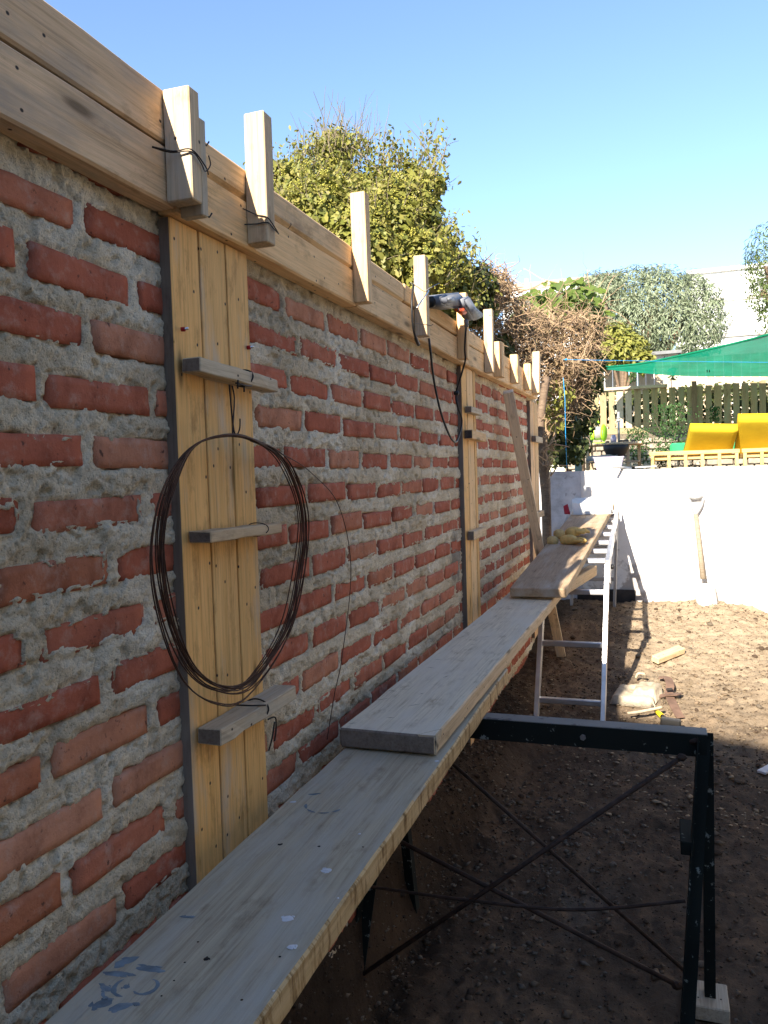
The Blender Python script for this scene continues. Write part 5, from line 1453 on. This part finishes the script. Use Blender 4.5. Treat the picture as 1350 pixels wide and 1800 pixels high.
# ================================================================== HOUSES
wh = thing('white_house', (9, 30, 1.6), 'white flat-roofed house beyond the grey-green tree', 'house')
a_ = ony(1215, 483, 30); b2 = ony(1330, 473, 30)
box('wall', (a_.x, 30, 1.5), (b2.x+8, 38, a_.z), M_WHITEPAINT, wh, 'x', bev=0)
box('parapet', (a_.x-.15, 29.85, a_.z), (b2.x+8.15, 38.1, a_.z+.12), M_WHITEPAINT, wh, 'x', bev=.02)
box('string_course', (a_.x+.5, 29.95, ony(1300, 527, 30).z), (b2.x+8, 29.998, ony(1300, 527, 30).z+.12), M_HOUSEWALL, wh, 'x', bev=0)
for (x0_, z0_) in ((a_.x+4.6, 3.0), (a_.x+7, 3.0)):
    f_ = box('window', (x0_, 29.93, z0_), (x0_+1.2, 29.99, z0_+1.3), M_HOUSEWALL, wh, 'x', bev=0)
    box('pane', (x0_+.1, 29.90, z0_+.1), (x0_+1.1, 29.925, z0_+1.2), M_GLASS, f_, 'x', bev=0)
gw = thing('garden_wall', (7, 24, 1.6), 'white garden wall with a grey capping below the white house', 'wall')
g0 = ony(1255, 595, 24); g1 = ony(1345, 586, 24)
box('wall_panel', (g0.x-1, 24, 1.0), (g1.x+4, 24.2, g0.z), M_WHITEPAINT, gw, 'x', bev=0)
box('capping', (g0.x-1.05, 23.94, g0.z), (g1.x+4, 24.26, g0.z+.12), M_CONC, gw, 'x', bev=.01)
th_ = thing('tan_roofed_house', (1, 28, 1.6), 'house with a low tan roof and white gutter beyond the creeper', 'house')
r0, r1 = ony(880, 520, 28), ony(1060, 508, 28); e0, e1 = ony(885, 503, 31), ony(1060, 487, 31)
box('wall', (r0.x, 28.4, 1.4), (r1.x, 34, r0.z-.1), M_WHITEPAINT, th_, 'x', bev=0)
link('roof', mesh('roof', [(r0.x-.4, 28, r0.z), (r1.x+.4, 28, r0.z), (r1.x+.4, 31.5, e0.z+.15), (r0.x-.4, 31.5, e0.z+.15), (r0.x-.4, 28, r0.z-.1), (r1.x+.4, 28, r0.z-.1), (r1.x+.4, 31.5, r0.z-.1), (r0.x-.4, 31.5, r0.z-.1)],
                          [(0, 1, 2, 3), (7, 6, 5, 4), (0, 4, 5, 1), (1, 5, 6, 2), (2, 6, 7, 3), (3, 7, 4, 0)], [M_TILE]), th_)
box('gutter', (r0.x-.4, 27.82, r0.z-.12), (r1.x+.4, 27.97, r0.z+.05), M_WHITEPAINT, th_, 'x', bev=.01)
va = ony(926, 512, 28); tube('vent_pipe', [va, va+Vector((-.03, .2, .45))], .07, M_WHITEPAINT, th_, 8)
sh_ = thing('garden_shed', (4, 20, .7), 'little white shed with a dark flat roof above the fence', 'shed')
s0_, s1_ = ony(1133, 640, 16.6), ony(1192, 622, 16.6)
box('shed_wall', (s0_.x, 16.6, .5), (s1_.x, 18.2, s1_.z), M_WHITEPAINT, sh_, 'x', bev=0)
box('shed_roof', (s0_.x-.08, 16.45, s1_.z), (s1_.x+.06, 18.3, s1_.z+.06), M_GREYROOF, sh_, 'x', bev=0)
xm = (s0_.x+s1_.x)/2+.05
box('window', (xm, 16.57, s0_.z-.05), (xm+.02, 16.598, s1_.z-.03), M_GREYROOF, sh_, 'x', bev=0)

# the house behind the camera, whose roof shades the near yard
hb = thing('rear_house', (.5, -8, -1.6), 'plain two-storey house behind the camera, shading the near yard', 'house')
t_ = 9.3; g1_ = Vector((.69, 4.31, -1.33))-Vector((.157, 1, -.55))*t_; dirv = Vector((.61, -.26, 0)).normalized(); bk = Vector((-.26, -.61, 0)).normalized()
p_a = g1_-dirv*4.5; p_b = g1_+dirv*9
def hexa(name, a, b, back, z0, z1, mat, parent):
    P = [a, b, b+back, a+back]; V = [(p.x, p.y, z0) for p in P]+[(p.x, p.y, z1) for p in P]
    return link(name, mesh(name, V, [(3, 2, 1, 0), (4, 5, 6, 7), (0, 1, 5, 4), (1, 2, 6, 5), (2, 3, 7, 6), (3, 0, 4, 7)], [mat]), parent)
hexa('wall', p_a+bk*.3, p_b+bk*.3, bk*7, -1.7, g1_.z-.16, M_HOUSEWALL, hb)
hexa('roof', p_a, p_b, bk*7.6, g1_.z-.158, g1_.z, M_TILE, hb)
for i, (s_, z_) in enumerate(((2, .9), (5, .9), (8, .9), (2, -1.0), (8, -1.0))):
    a_ = p_a+dirv*s_+bk*.26; f_ = hexa('window', a_, a_+dirv*1.3, bk*.035, z_, z_+1.3, M_WHITEPAINT, hb)
    hexa('pane', a_+dirv*.1-bk*.012, a_+dirv*1.2-bk*.012, bk*.01, z_+.1, z_+1.2, M_GLASS, f_)

# added house, unseen: bounces warm light and cuts low sky on the brick wall
sh2_ = thing('added_side_house', (6.5, 1.0, -1.6), 'added cream house right of the yard, unseen, warming and dimming the fill light', 'house')
box('wall', (3.45, -3.2, -1.7), (8.0, 6.30, 1.55), M_CREAM, sh2_, 'x', bev=0)
box('roof', (3.25, -3.35, 1.552), (8.2, 6.36, 1.66), M_TILE, sh2_, 'x', bev=0)
for y_ in (.4, 3.4):
    f_ = box('window', (3.40, y_, -.5), (3.448, y_+1.2, .5), M_WHITEPAINT, sh2_, 'y', bev=0)
    box('pane', (3.385, y_+.1, -.4), (3.397, y_+1.1, .4), M_GLASS, f_, 'y', bev=0)
